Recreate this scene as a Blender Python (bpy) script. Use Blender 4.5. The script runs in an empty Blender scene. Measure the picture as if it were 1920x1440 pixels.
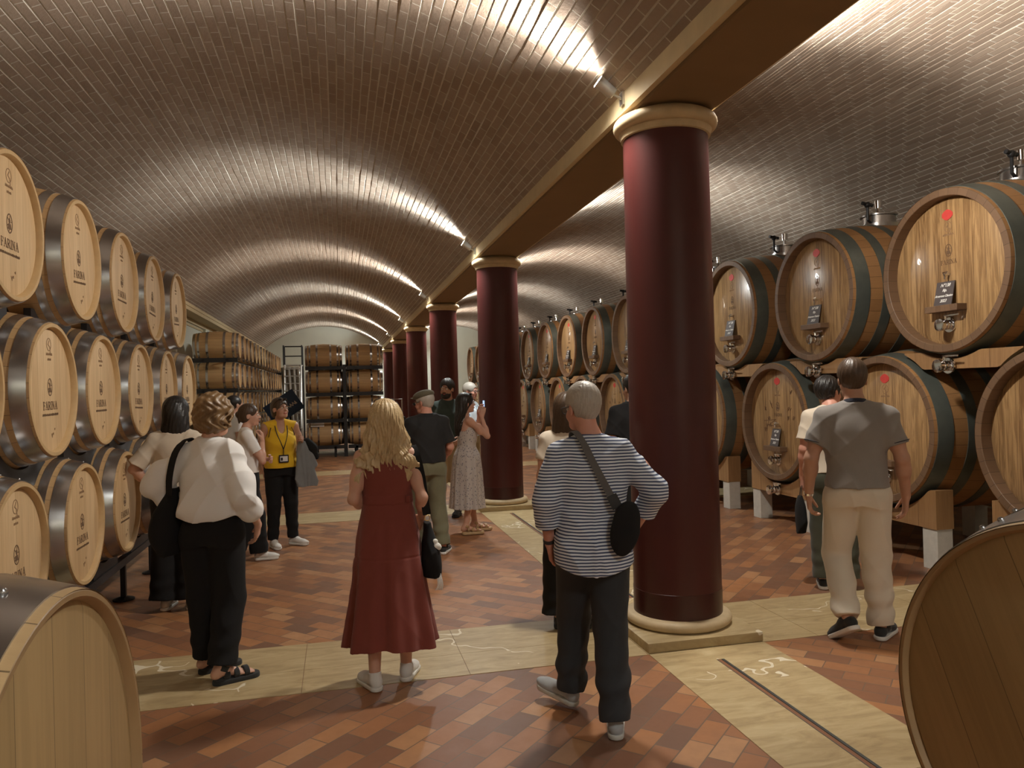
import bpy, bmesh, math, random, os
import numpy as np
from math import pi, sin, cos, radians, sqrt, atan2, hypot
from mathutils import Vector, Matrix

random.seed(7)
S = bpy.context.scene
COL = S.collection

# ------------------------------------------------------------------ camera
CAM_H = 1.70
F_PX = 1425.0
def _unit(v):
    v = np.array(v, float)
    return v / np.linalg.norm(v)
_v1 = _unit([634 - 960, 735 - 720, F_PX])
_vx = np.array([7162 - 960, 562 - 720, F_PX]); _vx -= _v1 * (_vx @ _v1); _vx /= np.linalg.norm(_vx)
_vz = np.cross(_vx, _v1)
_W2C = np.array([_vx, _v1, _vz])            # rows: world axes in camera axes (right, down, forward)
_cols = (_W2C @ np.array([[1, 0, 0], [0, -1, 0], [0, 0, -1.0]]).T)
camd = bpy.data.cameras.new('camera')
camd.sensor_width = 36.0
camd.lens = F_PX / 1920 * 36.0
camd.clip_start = 0.05
cam = bpy.data.objects.new('camera', camd)
COL.objects.link(cam)
M = Matrix([[_cols[0][0], _cols[0][1], _cols[0][2], 0],
            [_cols[1][0], _cols[1][1], _cols[1][2], 0],
            [_cols[2][0], _cols[2][1], _cols[2][2], CAM_H],
            [0, 0, 0, 1]])
cam.matrix_world = M
S.camera = cam

# ------------------------------------------------------------------ world, light, exposure
w = bpy.data.worlds.new('world'); S.world = w; w.use_nodes = True
w.node_tree.nodes['Background'].inputs[0].default_value = (1.0, 0.9, 0.75, 1)
w.node_tree.nodes['Background'].inputs[1].default_value = 0.05
S.view_settings.view_transform = 'Standard'
S.view_settings.look = 'None'
S.view_settings.gamma = 1.0
S.view_settings.use_curve_mapping = False
S.view_settings.exposure = 1.1
try:
    S.cycles.use_denoising = True
    S.cycles.diffuse_bounces = 5
    S.cycles.max_bounces = 8
    S.cycles.sample_clamp_indirect = 4.0
except Exception:
    pass

LAMP_Y = [-6.62, -0.86, 4.9, 10.66, 16.42, 22.18, 27.94, 33.7]   # one lamp per side of the beam above every column
LAMP_W = 400.0
LAMP_COL = (1.0, 0.95, 0.86)
LAMP_COL2 = (0.96, 1.0, 0.97)

# ------------------------------------------------------------------ node helpers
class NT:
    def __init__(s, name):
        s.m = bpy.data.materials.new(name); s.m.use_nodes = True
        s.t = s.m.node_tree
        s.b = s.t.nodes['Principled BSDF']
    def n(s, typ, ins=None, **kw):
        nd = s.t.nodes.new(typ)
        for k, v in kw.items(): setattr(nd, k, v)
        for k, v in (ins or {}).items(): s.set(nd.inputs[k], v)
        return nd
    def set(s, sock, v):
        if isinstance(v, bpy.types.NodeSocket): s.t.links.new(v, sock)
        elif isinstance(v, bpy.types.Node): s.t.links.new(v.outputs[0], sock)
        else:
            if isinstance(v, (tuple, list)) and len(v) == 3 and sock.type == 'RGBA': v = (*v, 1)
            sock.default_value = v
    def math(s, op, a, b=0.0, c=0.0):
        nd = s.n('ShaderNodeMath', operation=op); s.set(nd.inputs[0], a); s.set(nd.inputs[1], b)
        if op in ('MULTIPLY_ADD', 'SMOOTH_MIN', 'WRAP'): s.set(nd.inputs[2], c)
        return nd.outputs[0]
    def ramp(s, fac, stops, interp='LINEAR'):
        nd = s.n('ShaderNodeValToRGB', {0: fac}); cr = nd.color_ramp; cr.interpolation = interp
        while len(cr.elements) < len(stops): cr.elements.new(0.5)
        for e, (p, c) in zip(cr.elements, stops):
            e.position = p; e.color = (*c, 1) if len(c) == 3 else c
        return nd.outputs[0]
    def mix(s, fac, a, b, mode='MIX'):
        nd = s.n('ShaderNodeMix', data_type='RGBA', blend_type=mode)
        s.set(nd.inputs[0], fac); s.set(nd.inputs[6], a); s.set(nd.inputs[7], b)
        return nd.outputs[2]
    def noise(s, vec, scale, detail=3, rough=0.55, dist=0.0):
        return s.n('ShaderNodeTexNoise', {'Vector': vec, 'Scale': scale, 'Detail': detail, 'Roughness': rough, 'Distortion': dist}).outputs[0]
    def mapping(s, vec, scale=(1, 1, 1), rot=(0, 0, 0), loc=(0, 0, 0)):
        return s.n('ShaderNodeMapping', {0: vec, 'Scale': scale, 'Rotation': rot, 'Location': loc}).outputs[0]
    def coord(s, which='Object'):
        return s.n('ShaderNodeTexCoord').outputs[which]
    def bump(s, h, strength=0.3, dist=0.01):
        nd = s.n('ShaderNodeBump', {'Strength': strength, 'Distance': dist, 'Height': h})
        s.t.links.new(nd.outputs[0], s.b.inputs['Normal'])
    def out(s, color=None, rough=None, metal=None, spec=None, sheen=None, coat=None):
        if color is not None: s.set(s.b.inputs['Base Color'], color)
        if rough is not None: s.set(s.b.inputs['Roughness'], rough)
        if metal is not None: s.set(s.b.inputs['Metallic'], metal)
        if spec is not None: s.set(s.b.inputs['Specular IOR Level'], spec)
        if sheen is not None: s.set(s.b.inputs['Sheen Weight'], sheen)
        if coat is not None: s.set(s.b.inputs['Coat Weight'], coat)
        return s.m

def flat(name, col, rough=0.6, metal=0.0, var=0.12, scale=30, spec=None, bump=0.0):
    t = NT(name); c = t.coord()
    n = t.noise(c, scale, 3)
    a = tuple(max(0, x * (1 - var)) for x in col); b = tuple(min(1, x * (1 + var)) for x in col)
    m = t.out(t.mix(n, a, b), rough, metal, spec)
    if bump: t.bump(n, bump, 0.004)
    return m

def sep(t, vec):
    nd = t.n('ShaderNodeSeparateXYZ', {0: vec}); return nd.outputs[0], nd.outputs[1], nd.outputs[2]

def wood_body(name, dark, light, staves=30, r=0.45, tone=0.0):
    """Staves running along local X, each with its own tone."""
    t = NT(name); c = t.coord(); x, y, z = sep(t, c)
    ang = t.math('ARCTAN2', y, z)
    k = t.math('FLOOR', t.math('MULTIPLY', t.math('DIVIDE', ang, 2 * pi), staves))
    fr = t.math('FRACT', t.math('MULTIPLY', t.math('DIVIDE', ang, 2 * pi), staves))
    rnd = t.n('ShaderNodeObjectInfo').outputs['Random']
    wn = t.n('ShaderNodeTexWhiteNoise', {0: t.n('ShaderNodeCombineXYZ', {0: k, 1: rnd}).outputs[0]}, noise_dimensions='2D').outputs[0]
    gr = t.noise(t.mapping(c, (3, 34, 34)), 1.6, 5, 0.6, 0.4)
    f = t.math('ADD', t.math('MULTIPLY', wn, 0.45), t.math('MULTIPLY', gr, 0.55))
    base = t.mix(f, dark, light)
    edge = t.math('LESS_THAN', t.math('ABSOLUTE', t.math('SUBTRACT', fr, 0.5)), 0.485)
    base = t.mix(edge, tuple(q * 0.35 for q in dark), base)
    base = t.mix(t.math('MULTIPLY', rnd, 0.25), base, tuple(q * 0.75 for q in light))
    t.bump(t.math('ADD', t.math('MULTIPLY', edge, 0.6), t.math('MULTIPLY', gr, 0.25)), 0.35, 0.004)
    return t.out(base, 0.55)

def wood_head(name, dark, light, plank=0.11, rough=0.5, coat=0.0, figure=0.5):
    """Vertical boards (along local Z) of a barrel head."""
    t = NT(name); c = t.coord(); x, y, z = sep(t, c)
    yy = t.math('DIVIDE', y, plank)
    k = t.math('FLOOR', yy); fr = t.math('FRACT', yy)
    rnd = t.n('ShaderNodeObjectInfo').outputs['Random']
    wn = t.n('ShaderNodeTexWhiteNoise', {0: t.n('ShaderNodeCombineXYZ', {0: k, 1: rnd}).outputs[0]}, noise_dimensions='2D').outputs[0]
    off = t.n('ShaderNodeCombineXYZ', {0: t.math('MULTIPLY', wn, 9.0), 1: t.math('MULTIPLY', rnd, 7.0), 2: t.math('MULTIPLY', wn, 5.0)}).outputs[0]
    v = t.n('ShaderNodeVectorMath', {0: c, 1: off}, operation='ADD').outputs[0]
    gr = t.noise(t.mapping(v, (20, 26, 1.6)), 1.3, 5, 0.62, 0.9)
    fine = t.noise(t.mapping(v, (60, 150, 4)), 1.0, 3, 0.6)
    grc = t.n('ShaderNodeMapRange', {0: gr, 1: 0.36, 2: 0.64}, interpolation_type='SMOOTHSTEP').outputs[0]
    f = t.math('ADD', t.math('MULTIPLY', wn, 0.35), t.math('ADD', t.math('MULTIPLY', grc, figure * 0.62), t.math('MULTIPLY', fine, 0.18)))
    base = t.mix(f, dark, light)
    edge = t.math('LESS_THAN', t.math('ABSOLUTE', t.math('SUBTRACT', fr, 0.5)), 0.492)
    base = t.mix(edge, tuple(q * 0.6 for q in dark), base)
    t.bump(t.math('ADD', edge, t.math('MULTIPLY', gr, 0.3)), 0.25, 0.002)
    return t.out(base, rough, coat=coat)

def mk_materials():
    D = {}
    # vault bricks: UV in metres (u along the room, v across the courses)
    t = NT('vault_brick'); uv = t.coord('UV')
    br = t.n('ShaderNodeTexBrick', {'Vector': uv, 'Color1': (0, 0, 0, 1), 'Color2': (1, 1, 1, 1), 'Mortar': (0.5, 0.5, 0.5, 1), 'Scale': 1.0,
             'Mortar Size': 0.0052, 'Mortar Smooth': 0.1, 'Bias': 0.0, 'Brick Width': 0.262, 'Row Height': 0.077})
    br.offset = 0.5
    hue = t.ramp(br.outputs[0], [(0.0, (0.255, 0.185, 0.138)), (0.35, (0.31, 0.228, 0.172)), (0.7, (0.36, 0.275, 0.212)), (1.0, (0.39, 0.315, 0.25))])
    co = t.coord()
    n1 = t.noise(co, 26, 5, 0.7); n2 = t.noise(co, 1.3, 3)
    hue = t.mix(t.math('MULTIPLY', n1, 0.8), hue, (0.19, 0.13, 0.09))
    hue = t.mix(t.math('MULTIPLY', n2, 0.45), hue, (0.42, 0.34, 0.27))
    hue = t.mix(br.outputs[1], hue, (0.56, 0.51, 0.44))
    t.bump(t.math('SUBTRACT', t.math('MULTIPLY', n1, 0.45), br.outputs[1]), 0.8, 0.010)
    D['brick'] = t.out(hue, 0.9)
    t = NT('vault_mortar'); co = t.coord(); n = t.noise(co, 35, 4)
    t.bump(n, 0.7, 0.006)
    D['mortar'] = t.out(t.mix(n, (0.50, 0.46, 0.40), (0.76, 0.72, 0.65)), 0.95)
    # terracotta floor (UV in metres, turned per panel)
    t = NT('terracotta'); uv = t.coord('UV')
    br = t.n('ShaderNodeTexBrick', {'Vector': uv, 'Color1': (0, 0, 0, 1), 'Color2': (1, 1, 1, 1), 'Mortar': (0.5, 0.5, 0.5, 1), 'Scale': 1.0,
             'Mortar Size': 0.0035, 'Mortar Smooth': 0.1, 'Bias': 0.0, 'Brick Width': 0.25, 'Row Height': 0.125})
    br.offset = 0.5
    hue = t.ramp(br.outputs[0], [(0.0, (0.15, 0.080, 0.055)), (0.25, (0.24, 0.100, 0.050)), (0.5, (0.33, 0.140, 0.062)), (0.75, (0.43, 0.180, 0.066)), (1.0, (0.50, 0.265, 0.125))])
    n1 = t.noise(uv, 9, 4, 0.6); n2 = t.noise(uv, 0.8, 2)
    hue = t.mix(t.math('MULTIPLY', n1, 0.5), hue, (0.16, 0.07, 0.035))
    hue = t.mix(t.math('MULTIPLY', n2, 0.25), hue, (0.33, 0.165, 0.08))
    hue = t.mix(br.outputs[1], hue, (0.16, 0.10, 0.065))
    t.bump(t.math('SUBTRACT', t.math('MULTIPLY', n1, 0.2), br.outputs[1]), 0.5, 0.003)
    D['terracotta'] = t.out(hue, t.math('ADD', 0.34, t.math('MULTIPLY', n1, 0.2)))
    # travertine slabs
    t = NT('travertine'); co = t.coord()
    a = t.noise(t.mapping(co, (1.4, 5.0, 3)), 2.2, 6, 0.65, 1.2); b = t.noise(t.mapping(co, (5, 22, 5)), 2.0, 4, 0.6)
    c1 = t.ramp(a, [(0.25, (0.29, 0.200, 0.095)), (0.5, (0.46, 0.345, 0.175)), (0.75, (0.60, 0.49, 0.285))])
    c1 = t.mix(t.math('MULTIPLY', b, 0.4), c1, (0.36, 0.26, 0.15))
    v = t.n('ShaderNodeTexVoronoi', {'Vector': t.mapping(t.n('ShaderNodeVectorMath', {0: co, 1: t.n('ShaderNodeTexNoise', {'Vector': co, 'Scale': 3.0}).outputs[1]}, operation='ADD').outputs[0], (1.0, 1.6, 1)), 'Scale': 0.9}, feature='DISTANCE_TO_EDGE').outputs[0]
    crack = t.math('MULTIPLY', t.math('LESS_THAN', v, 0.012), t.math('GREATER_THAN', t.noise(co, 1.1, 2), 0.55))
    c1 = t.mix(crack, c1, (0.72, 0.64, 0.48))
    t.bump(a, 0.1, 0.003)
    D['travertine'] = t.out(c1, 0.42)
    # dark red column lacquer
    t = NT('oxblood_lacquer'); co = t.coord(); n = t.noise(t.mapping(co, (1, 1, 0.25)), 5, 4)
    D['oxblood'] = t.out(t.mix(n, (0.062, 0.013, 0.012), (0.088, 0.020, 0.018)), 0.38, spec=0.4)
    t = NT('oxblood_base'); co = t.coord(); n = t.noise(co, 8, 4)
    D['oxblood_dark'] = t.out(t.mix(n, (0.038, 0.006, 0.006), (0.055, 0.009, 0.009)), 0.33)
    D['stone_trim'] = flat('ochre_stone', (0.55, 0.42, 0.25), 0.55, var=0.2, scale=14, bump=0.1)
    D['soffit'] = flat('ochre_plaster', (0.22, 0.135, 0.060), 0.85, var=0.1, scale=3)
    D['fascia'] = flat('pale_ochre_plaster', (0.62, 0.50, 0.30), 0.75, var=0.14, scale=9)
    D['plaster'] = flat('pale_plaster', (0.66, 0.67, 0.58), 0.85, var=0.06, scale=3)
    # barrels
    D['oak_body'] = wood_body('new_oak_staves', (0.40, 0.225, 0.095), (0.62, 0.40, 0.19), 30)
    D['oak_head'] = wood_head('new_oak_head', (0.52, 0.335, 0.165), (0.80, 0.59, 0.345), 0.085, figure=0.45)
    D['oak_chime'] = flat('new_oak_chime', (0.55, 0.37, 0.18), 0.55, var=0.15, scale=18)
    D['old_body'] = wood_body('aged_oak_staves', (0.40, 0.245, 0.11), (0.62, 0.42, 0.21), 28)
    D['old_head'] = wood_head('aged_oak_head', (0.27, 0.175, 0.075), (0.46, 0.30, 0.135), 0.15, figure=0.35)
    D['old_chime'] = flat('aged_oak_chime', (0.30, 0.185, 0.085), 0.5, var=0.18, scale=10)
    D['cask_body'] = wood_body('big_cask_staves', (0.24, 0.115, 0.042), (0.39, 0.205, 0.080), 40)
    D['cask_head'] = wood_head('big_cask_head', (0.15, 0.075, 0.030), (0.52, 0.325, 0.148), 0.125, rough=0.30, coat=0.3, figure=0.85)
    D['cask_chime'] = wood_body('big_cask_chime', (0.11, 0.060, 0.032), (0.20, 0.115, 0.062), 40)
    t = NT('galvanised_steel'); co = t.coord(); n = t.noise(co, 9, 4)
    D['steel'] = t.out(t.mix(n, (0.36, 0.36, 0.37), (0.52, 0.51, 0.50)), t.math('ADD', 0.22, t.math('MULTIPLY', n, 0.06)), 0.95)
    t = NT('painted_steel'); co = t.coord(); n = t.noise(co, 12, 4)
    D['paint_steel'] = t.out(t.mix(n, (0.10, 0.118, 0.105), (0.16, 0.18, 0.16)), 0.36, 0.5)
    D['chrome'] = flat('polished_steel', (0.75, 0.75, 0.76), 0.12, 1.0, var=0.05)
    D['burn'] = flat('burnt_brand_ink', (0.15, 0.085, 0.045), 0.8)
    D['burn_soft'] = flat('faded_brand_ink', (0.30, 0.18, 0.095), 0.8)
    D['red_wax'] = flat('red_seal', (0.62, 0.06, 0.05), 0.5)
    D['pencil'] = flat('pencil_scrawl', (0.17, 0.09, 0.045), 0.8)
    D['slate'] = flat('slate_board', (0.075, 0.06, 0.058), 0.6)
    D['chalk'] = flat('chalk', (0.85, 0.84, 0.80), 0.9)
    D['timber'] = wood_head('cradle_timber', (0.24, 0.125, 0.05), (0.42, 0.24, 0.10), 0.4, rough=0.6)
    D['concrete'] = flat('pale_concrete', (0.55, 0.52, 0.46), 0.85, var=0.15, scale=20, bump=0.2)
    D['black_steel'] = flat('black_steel', (0.018, 0.018, 0.02), 0.45, 0.2)
    D['alu'] = flat('aluminium', (0.6, 0.6, 0.58), 0.35, 0.8)
    D['drain'] = flat('drain_shadow_steel', (0.012, 0.013, 0.014), 0.5, 0.4)
    D['drain_edge'] = flat('drain_edge_steel', (0.12, 0.13, 0.13), 0.4, 0.8)
    D['plastic'] = flat('clear_grey_sheeting', (0.42, 0.42, 0.39), 0.3, var=0.25, scale=4)
    D['blue'] = flat('blue_board', (0.015, 0.06, 0.16), 0.4)
    D['paper'] = flat('paper', (0.8, 0.78, 0.72), 0.8)
    D['bung'] = flat('silicone_bung', (0.62, 0.52, 0.36), 0.5)
    t = NT('lamp_glass'); t.b.inputs['Emission Color'].default_value = (1, 0.94, 0.82, 1); t.b.inputs['Emission Strength'].default_value = 25.0
    D['lamp_glass'] = t.out((0.9, 0.9, 0.9), 0.3)
    return D
MAT = mk_materials()

# ------------------------------------------------------------------ mesh helpers
def mesh_obj(name, verts, faces, mats, parent=None, smooth=True, midx=None, loc=None, uvs=None):
    me = bpy.data.meshes.new(name)
    me.from_pydata([tuple(v) for v in verts], [], faces)
    for m in (mats if isinstance(mats, (list, tuple)) else [mats]): me.materials.append(MAT[m] if isinstance(m, str) else m)
    if midx is not None: me.polygons.foreach_set('material_index', midx)
    if smooth: me.polygons.foreach_set('use_smooth', [True] * len(me.polygons))
    if uvs is not None:
        ul = me.uv_layers.new(name='UVMap'); ul.data.foreach_set('uv', np.array(uvs, float).ravel())
    me.update()
    o = bpy.data.objects.new(name, me); COL.objects.link(o)
    if parent is not None: o.parent = parent
    if loc is not None: o.location = loc
    return o

class MB:
    """collects shapes into one mesh"""
    def __init__(s): s.v = []; s.f = []; s.m = []; s.cur = 0
    def add(s, vs, fs):
        b = len(s.v); s.v += [tuple(v) for v in vs]; s.f += [tuple(i + b for i in f) for f in fs]; s.m += [s.cur] * len(fs)
        return s
    def box(s, x0, x1, y0, y1, z0, z1, mtx=None):
        vs = [(x, y, z) for x in (x0, x1) for y in (y0, y1) for z in (z0, z1)]
        if mtx is not None: vs = [tuple(mtx @ Vector(v)) for v in vs]
        return s.add(vs, [(0, 1, 3, 2), (4, 6, 7, 5), (0, 4, 5, 1), (2, 3, 7, 6), (0, 2, 6, 4), (1, 5, 7, 3)])
    def tube(s, pts, r, n=8, cap=True, flat=1.0):
        """tube along points, radius r (number or list)"""
        P = [Vector(p) for p in pts]; R = r if isinstance(r, (list, tuple)) else [r] * len(P)
        base = len(s.v); up = Vector((0, 0, 1))
        prev = None
        for i, p in enumerate(P):
            d = (P[min(i + 1, len(P) - 1)] - P[max(i - 1, 0)]).normalized()
            a = prev if prev is not None else (up if abs(d.dot(up)) < 0.95 else Vector((1, 0, 0)))
            u = (a - d * a.dot(d)).normalized(); v = d.cross(u); prev = u
            for k in range(n):
                t = 2 * pi * k / n
                s.v.append(tuple(p + u * (R[i] * cos(t)) + v * (R[i] * flat * sin(t))))
        for i in range(len(P) - 1):
            for k in range(n):
                a = base + i * n + k; b = base + i * n + (k + 1) % n
                s.f.append((a, b, b + n, a + n)); s.m.append(s.cur)
        if cap:
            s.f.append(tuple(base + k for k in range(n))[::-1]); s.f.append(tuple(base + (len(P) - 1) * n + k for k in range(n)))
            s.m += [s.cur, s.cur]
        return s
    def lathe(s, prof, n=48, axis='x', c=(0, 0, 0), closed=False):
        """prof: (axial, radius) list"""
        base = len(s.v)
        for (a, r) in prof:
            for k in range(n):
                t = 2 * pi * k / n; p = (a, r * cos(t), r * sin(t)) if axis == 'x' else ((r * cos(t), r * sin(t), a) if axis == 'z' else (r * sin(t), a, r * cos(t)))
                s.v.append((p[0] + c[0], p[1] + c[1], p[2] + c[2]))
        L = len(prof)
        for i in range(L if closed else L - 1):
            j = (i + 1) % L
            for k in range(n):
                k2 = (k + 1) % n
                s.f.append((base + i * n + k, base + i * n + k2, base + j * n + k2, base + j * n + k)); s.m.append(s.cur)
        return s
    def disc(s, c, r, n=32, axis='x', ry=None):
        base = len(s.v); ry = ry or r
        for k in range(n):
            t = 2 * pi * k / n
            s.v.append((c[0], c[1] + r * cos(t), c[2] + ry * sin(t)) if axis == 'x' else (c[0] + r * cos(t), c[1] + ry * sin(t), c[2]))
        s.f.append(tuple(base + k for k in range(n))); s.m.append(s.cur)
        return s
    def sphere(s, c, r, n=12, rz=None):
        pr = [(-(rz or r) * cos(pi * i / n), r * max(0.02, sin(pi * i / n))) for i in range(n + 1)]
        return s.lathe(pr, n + 4, 'z', c)
    def build(s, name, mats, parent=None, smooth=True, loc=None, recalc=True, bevel=0.0, mesh_only=False):
        o = mesh_obj(name, s.v, s.f, mats, parent, smooth, s.m, loc)
        me = o.data
        if recalc:
            bm = bmesh.new(); bm.from_mesh(me); bmesh.ops.recalc_face_normals(bm, faces=bm.faces)
            if bevel > 0:
                es = [e for e in bm.edges if len(e.link_faces) == 2 and e.calc_face_angle(0) > 0.6]
                bmesh.ops.bevel(bm, geom=es, offset=bevel, segments=2, affect='EDGES', profile=0.6)
            bm.to_mesh(me); bm.free()
        if smooth: sharp(me)
        return o

def sharp(me, ang=0.6):
    """smooth shading with hard edges kept hard"""
    bm = bmesh.new(); bm.from_mesh(me)
    for e in bm.edges:
        if len(e.link_faces) == 2 and e.calc_face_angle(0) > ang: e.smooth = False
    bm.to_mesh(me); bm.free()

def empty(name, loc=(0, 0, 0), rz=0.0):
    o = bpy.data.objects.new(name, None); o.empty_display_size = 0.1; COL.objects.link(o)
    o.location = loc; o.rotation_euler = (0, 0, rz); return o
def tag(o, label=None, cat=None, group=None, kind=None):
    if label: o['label'] = label
    if cat: o['category'] = cat
    if group: o['group'] = group
    if kind: o['kind'] = kind
    return o
def copy_tree(o, parent=None):
    c = o.copy(); COL.objects.link(c); c.parent = parent
    for ch in KIDS.get(o.name, []):
        d = ch.copy(); COL.objects.link(d); d.parent = c
        for g in KIDS.get(ch.name, []):
            e = g.copy(); COL.objects.link(e); e.parent = d
    return c
KIDS = {}
def index_kids(root):
    for o in list(COL.objects):
        if o.parent is not None: KIDS.setdefault(o.parent.name, [])
    ks = [o for o in COL.objects if o.parent == root]; KIDS[root.name] = ks
    for k in ks: KIDS[k.name] = [o for o in COL.objects if o.parent == k]
# ================================================================== the setting
Y0, Y1 = -7.0, 35.2          # back and far end of the cellar
XL, XR = -3.55, 8.05         # outer walls
SPR = 3.69                   # springing height of the vaults
BX0, BX1 = 1.97, 2.55        # beam over the columns
COLX = 2.26
def struct(o): return tag(o, kind='structure')

# floor: terracotta laid on the diagonal, the direction changing from panel to panel
def build_floor():
    xs = [XL - 0.1, 1.86, 2.66, XR + 0.1]
    strips = [(-1.29, -0.42), (4.47, 5.34), (10.23, 11.10), (15.99, 16.86), (21.75, 22.62), (27.51, 28.38), (33.27, 34.14)]
    ys = [Y0] + [v for s_ in strips for v in s_] + [Y1]
    V = []; F = []; UV = []
    flip = 0
    for j in range(0, len(ys) - 1, 2):
        for i, (xa, xb) in enumerate(((xs[0], xs[1]), (xs[2], xs[3]))):
            ya, yb = ys[j], ys[j + 1]
            a = radians(45 if (j // 2 + i) % 2 == 1 else -45)
            b = len(V)
            V += [(xa, ya, 0), (xb, ya, 0), (xb, yb, 0), (xa, yb, 0)]; F.append((b, b + 1, b + 2, b + 3))
            for (x, y, z) in V[b:b + 4]: UV.append((x * cos(a) + y * sin(a) + 20, -x * sin(a) + y * cos(a) + 40))
    # ground under the travertine
    for (ya, yb) in strips:
        b = len(V); V += [(xs[0], ya, 0), (xs[3], ya, 0), (xs[3], yb, 0), (xs[0], yb, 0)]; F.append((b, b + 1, b + 2, b + 3)); UV += [(0.1, 0.02)] * 4
    for j in range(0, len(ys) - 1, 2):
        b = len(V); V += [(xs[1], ys[j], 0), (xs[2], ys[j], 0), (xs[2], ys[j + 1], 0), (xs[1], ys[j + 1], 0)]; F.append((b, b + 1, b + 2, b + 3)); UV += [(0.1, 0.02)] * 4
    struct(mesh_obj('floor', V, F, 'terracotta', smooth=False, uvs=UV))
    # travertine slabs (3 mm proud), with open joints between slabs
    rnd = random.Random(3)
    k = 0
    for (ya, yb) in strips:
        mb = MB(); ym = ya + 0.37
        x = xs[0]
        while x < xs[3]:
            w_ = rnd.uniform(0.92, 1.25)
            for (p, q) in ((ya, ym), (ym, yb)):
                mb.box(x + 0.0015, min(x + w_, xs[3]) - 0.0015, p + 0.0015, q - 0.0015, -0.01, 0.003)
            x += w_
        k += 1; struct(mb.build('trim_%d' % k, 'travertine', smooth=False))
    drains = MB()
    for j in range(0, len(ys) - 1, 2):
        ya, yb = ys[j], ys[j + 1]
        mb = MB(); y = ya
        dy0, dy1 = ya + 0.35 if j else ya, yb - 0.20
        n = max(1, round((yb - ya) / 1.6)); st = (yb - ya) / n
        for i in range(n):
            p, q = ya + i * st + 0.0015, ya + (i + 1) * st - 0.0015
            mb.box(xs[1] + 0.001, COLX - 0.045, p, q, -0.01, 0.003)
            mb.box(COLX + 0.005, xs[2] - 0.001, p, q, -0.01, 0.003)
            if p < dy0: mb.box(COLX - 0.045, COLX + 0.005, p, min(q, dy0), -0.01, 0.003)
            if q > dy1: mb.box(COLX - 0.045, COLX + 0.005, max(p, dy1), q, -0.01, 0.003)
        k += 1; struct(mb.build('trim_%d' % k, 'travertine', smooth=False))
        if Y0 < dy0 and dy0 < 20:
            e = tag(empty('floor_drain', (COLX, dy0, 0.0)), 'slot drain let into the travertine band %s' % (
                'nearest the camera, right of the first column' if dy0 < 3 else ('running between the first and second red columns' if dy0 < 8 else ('between the second and third red columns' if dy0 < 12 else 'between the third and fourth red columns'))), 'drain')
            L_ = dy1 - dy0
            MB().box(-0.045, 0.005, 0, L_, -0.03, -0.004).build('channel', 'drain', e, False)
            g = MB()
            g.box(-0.045, -0.040, 0, L_, -0.01, 0.004); g.box(-0.012, 0.005, 0, L_, -0.01, 0.0035)
            g.build('edge_rail', 'drain_edge', e, False)
build_floor()

# brick barrel vaults: every course is its own raised strip with a raked joint between
def vault(name, xa, xb, zs, rise, seed):
    rg = np.random.RandomState(seed)
    half = (xb - xa) / 2; R = (half * half + rise * rise) / (2 * rise); cx = (xa + xb) / 2; cz = zs + rise - R
    a0 = math.asin(half / R); arc = 2 * a0 * R; n = int(arc / 0.077)
    NY = 156; yb = np.linspace(Y0, Y1, NY)
    # profile of one course: mortar bed, bed edge, brick face, brick face end (offset along the arc, depth, is brick)
    prof = [(0.0005, 0.0085, 1), (0.0120, 0.0060, 1), (0.0135, 0.0, 0), (0.0762, 0.0, 0)]
    S_ = []; D_ = []; K_ = []
    for c in range(n):
        s0 = c * arc / n; wob = rg.normal(0, .0013, NY); dep = rg.normal(0, .0011, NY) + rg.normal(0, .0008)
        tilt = rg.normal(0, .0010)
        for q, (o_, d_, k_) in enumerate(prof):
            S_.append(np.zeros(NY) + s0 + o_ * (arc / n) / 0.077 + (wob if q > 0 else 0) * (1 if q < 3 else 0.3) + (rg.normal(0, .0009, NY) if q > 0 else 0))
            D_.append(d_ + (dep + (tilt if q == 3 else 0) if k_ == 0 else 0) + np.zeros(NY)); K_.append(k_)
    S_.append(np.full(NY, arc)); D_.append(np.full(NY, .0085)); K_.append(1)
    S_ = np.array(S_); D_ = np.array(D_); NP = len(S_)
    A = -a0 + S_ / R
    V = np.stack([cx + (R + D_) * np.sin(A), np.broadcast_to(yb, S_.shape), cz + (R + D_) * np.cos(A)], -1).reshape(-1, 3)
    i, j = np.meshgrid(np.arange(NP - 1), np.arange(NY - 1), indexing='ij'); i = i.ravel(); j = j.ravel()
    F = np.stack([i * NY + j, i * NY + j + 1, (i + 1) * NY + j + 1, (i + 1) * NY + j], 1)
    K_ = np.array(K_); MI = np.where((K_[i] == 1) & (K_[i + 1] == 1), 1, 0); MI = np.where((K_[i] == 0) & (K_[i + 1] == 1), 1, MI)
    course = i // 4; k4 = np.array([0.0, 0.2, 0.25, 0.97, 1.0])
    def uv(ii, jj): return np.stack([yb[jj] + 20 + ((course * 7919) % 13) * .02, (course + 0.10 + 0.8 * k4[ii - course * 4]) * 0.077], 1)
    UV = np.stack([uv(i, j), uv(i, j + 1), uv(i + 1, j + 1), uv(i + 1, j)], 1).reshape(-1, 2)
    o = mesh_obj(name, V.tolist(), F.tolist(), ['brick', 'mortar'], smooth=False, midx=MI.astype(int).tolist(), uvs=UV)
    return struct(o), (cx, cz, R, a0)
_, VL = vault('ceiling_left', -3.10, BX0, SPR, 0.97, 1)
_, VR = vault('ceiling_right', BX1, 7.62, SPR, 0.97, 2)
# roof slab over everything so no stray light enters
struct(MB().box(XL - 0.4, XR + 0.4, Y0 - 0.2, Y1 + 0.3, 4.9, 5.1).build('ceiling_slab', 'plaster', smooth=False))

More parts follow.
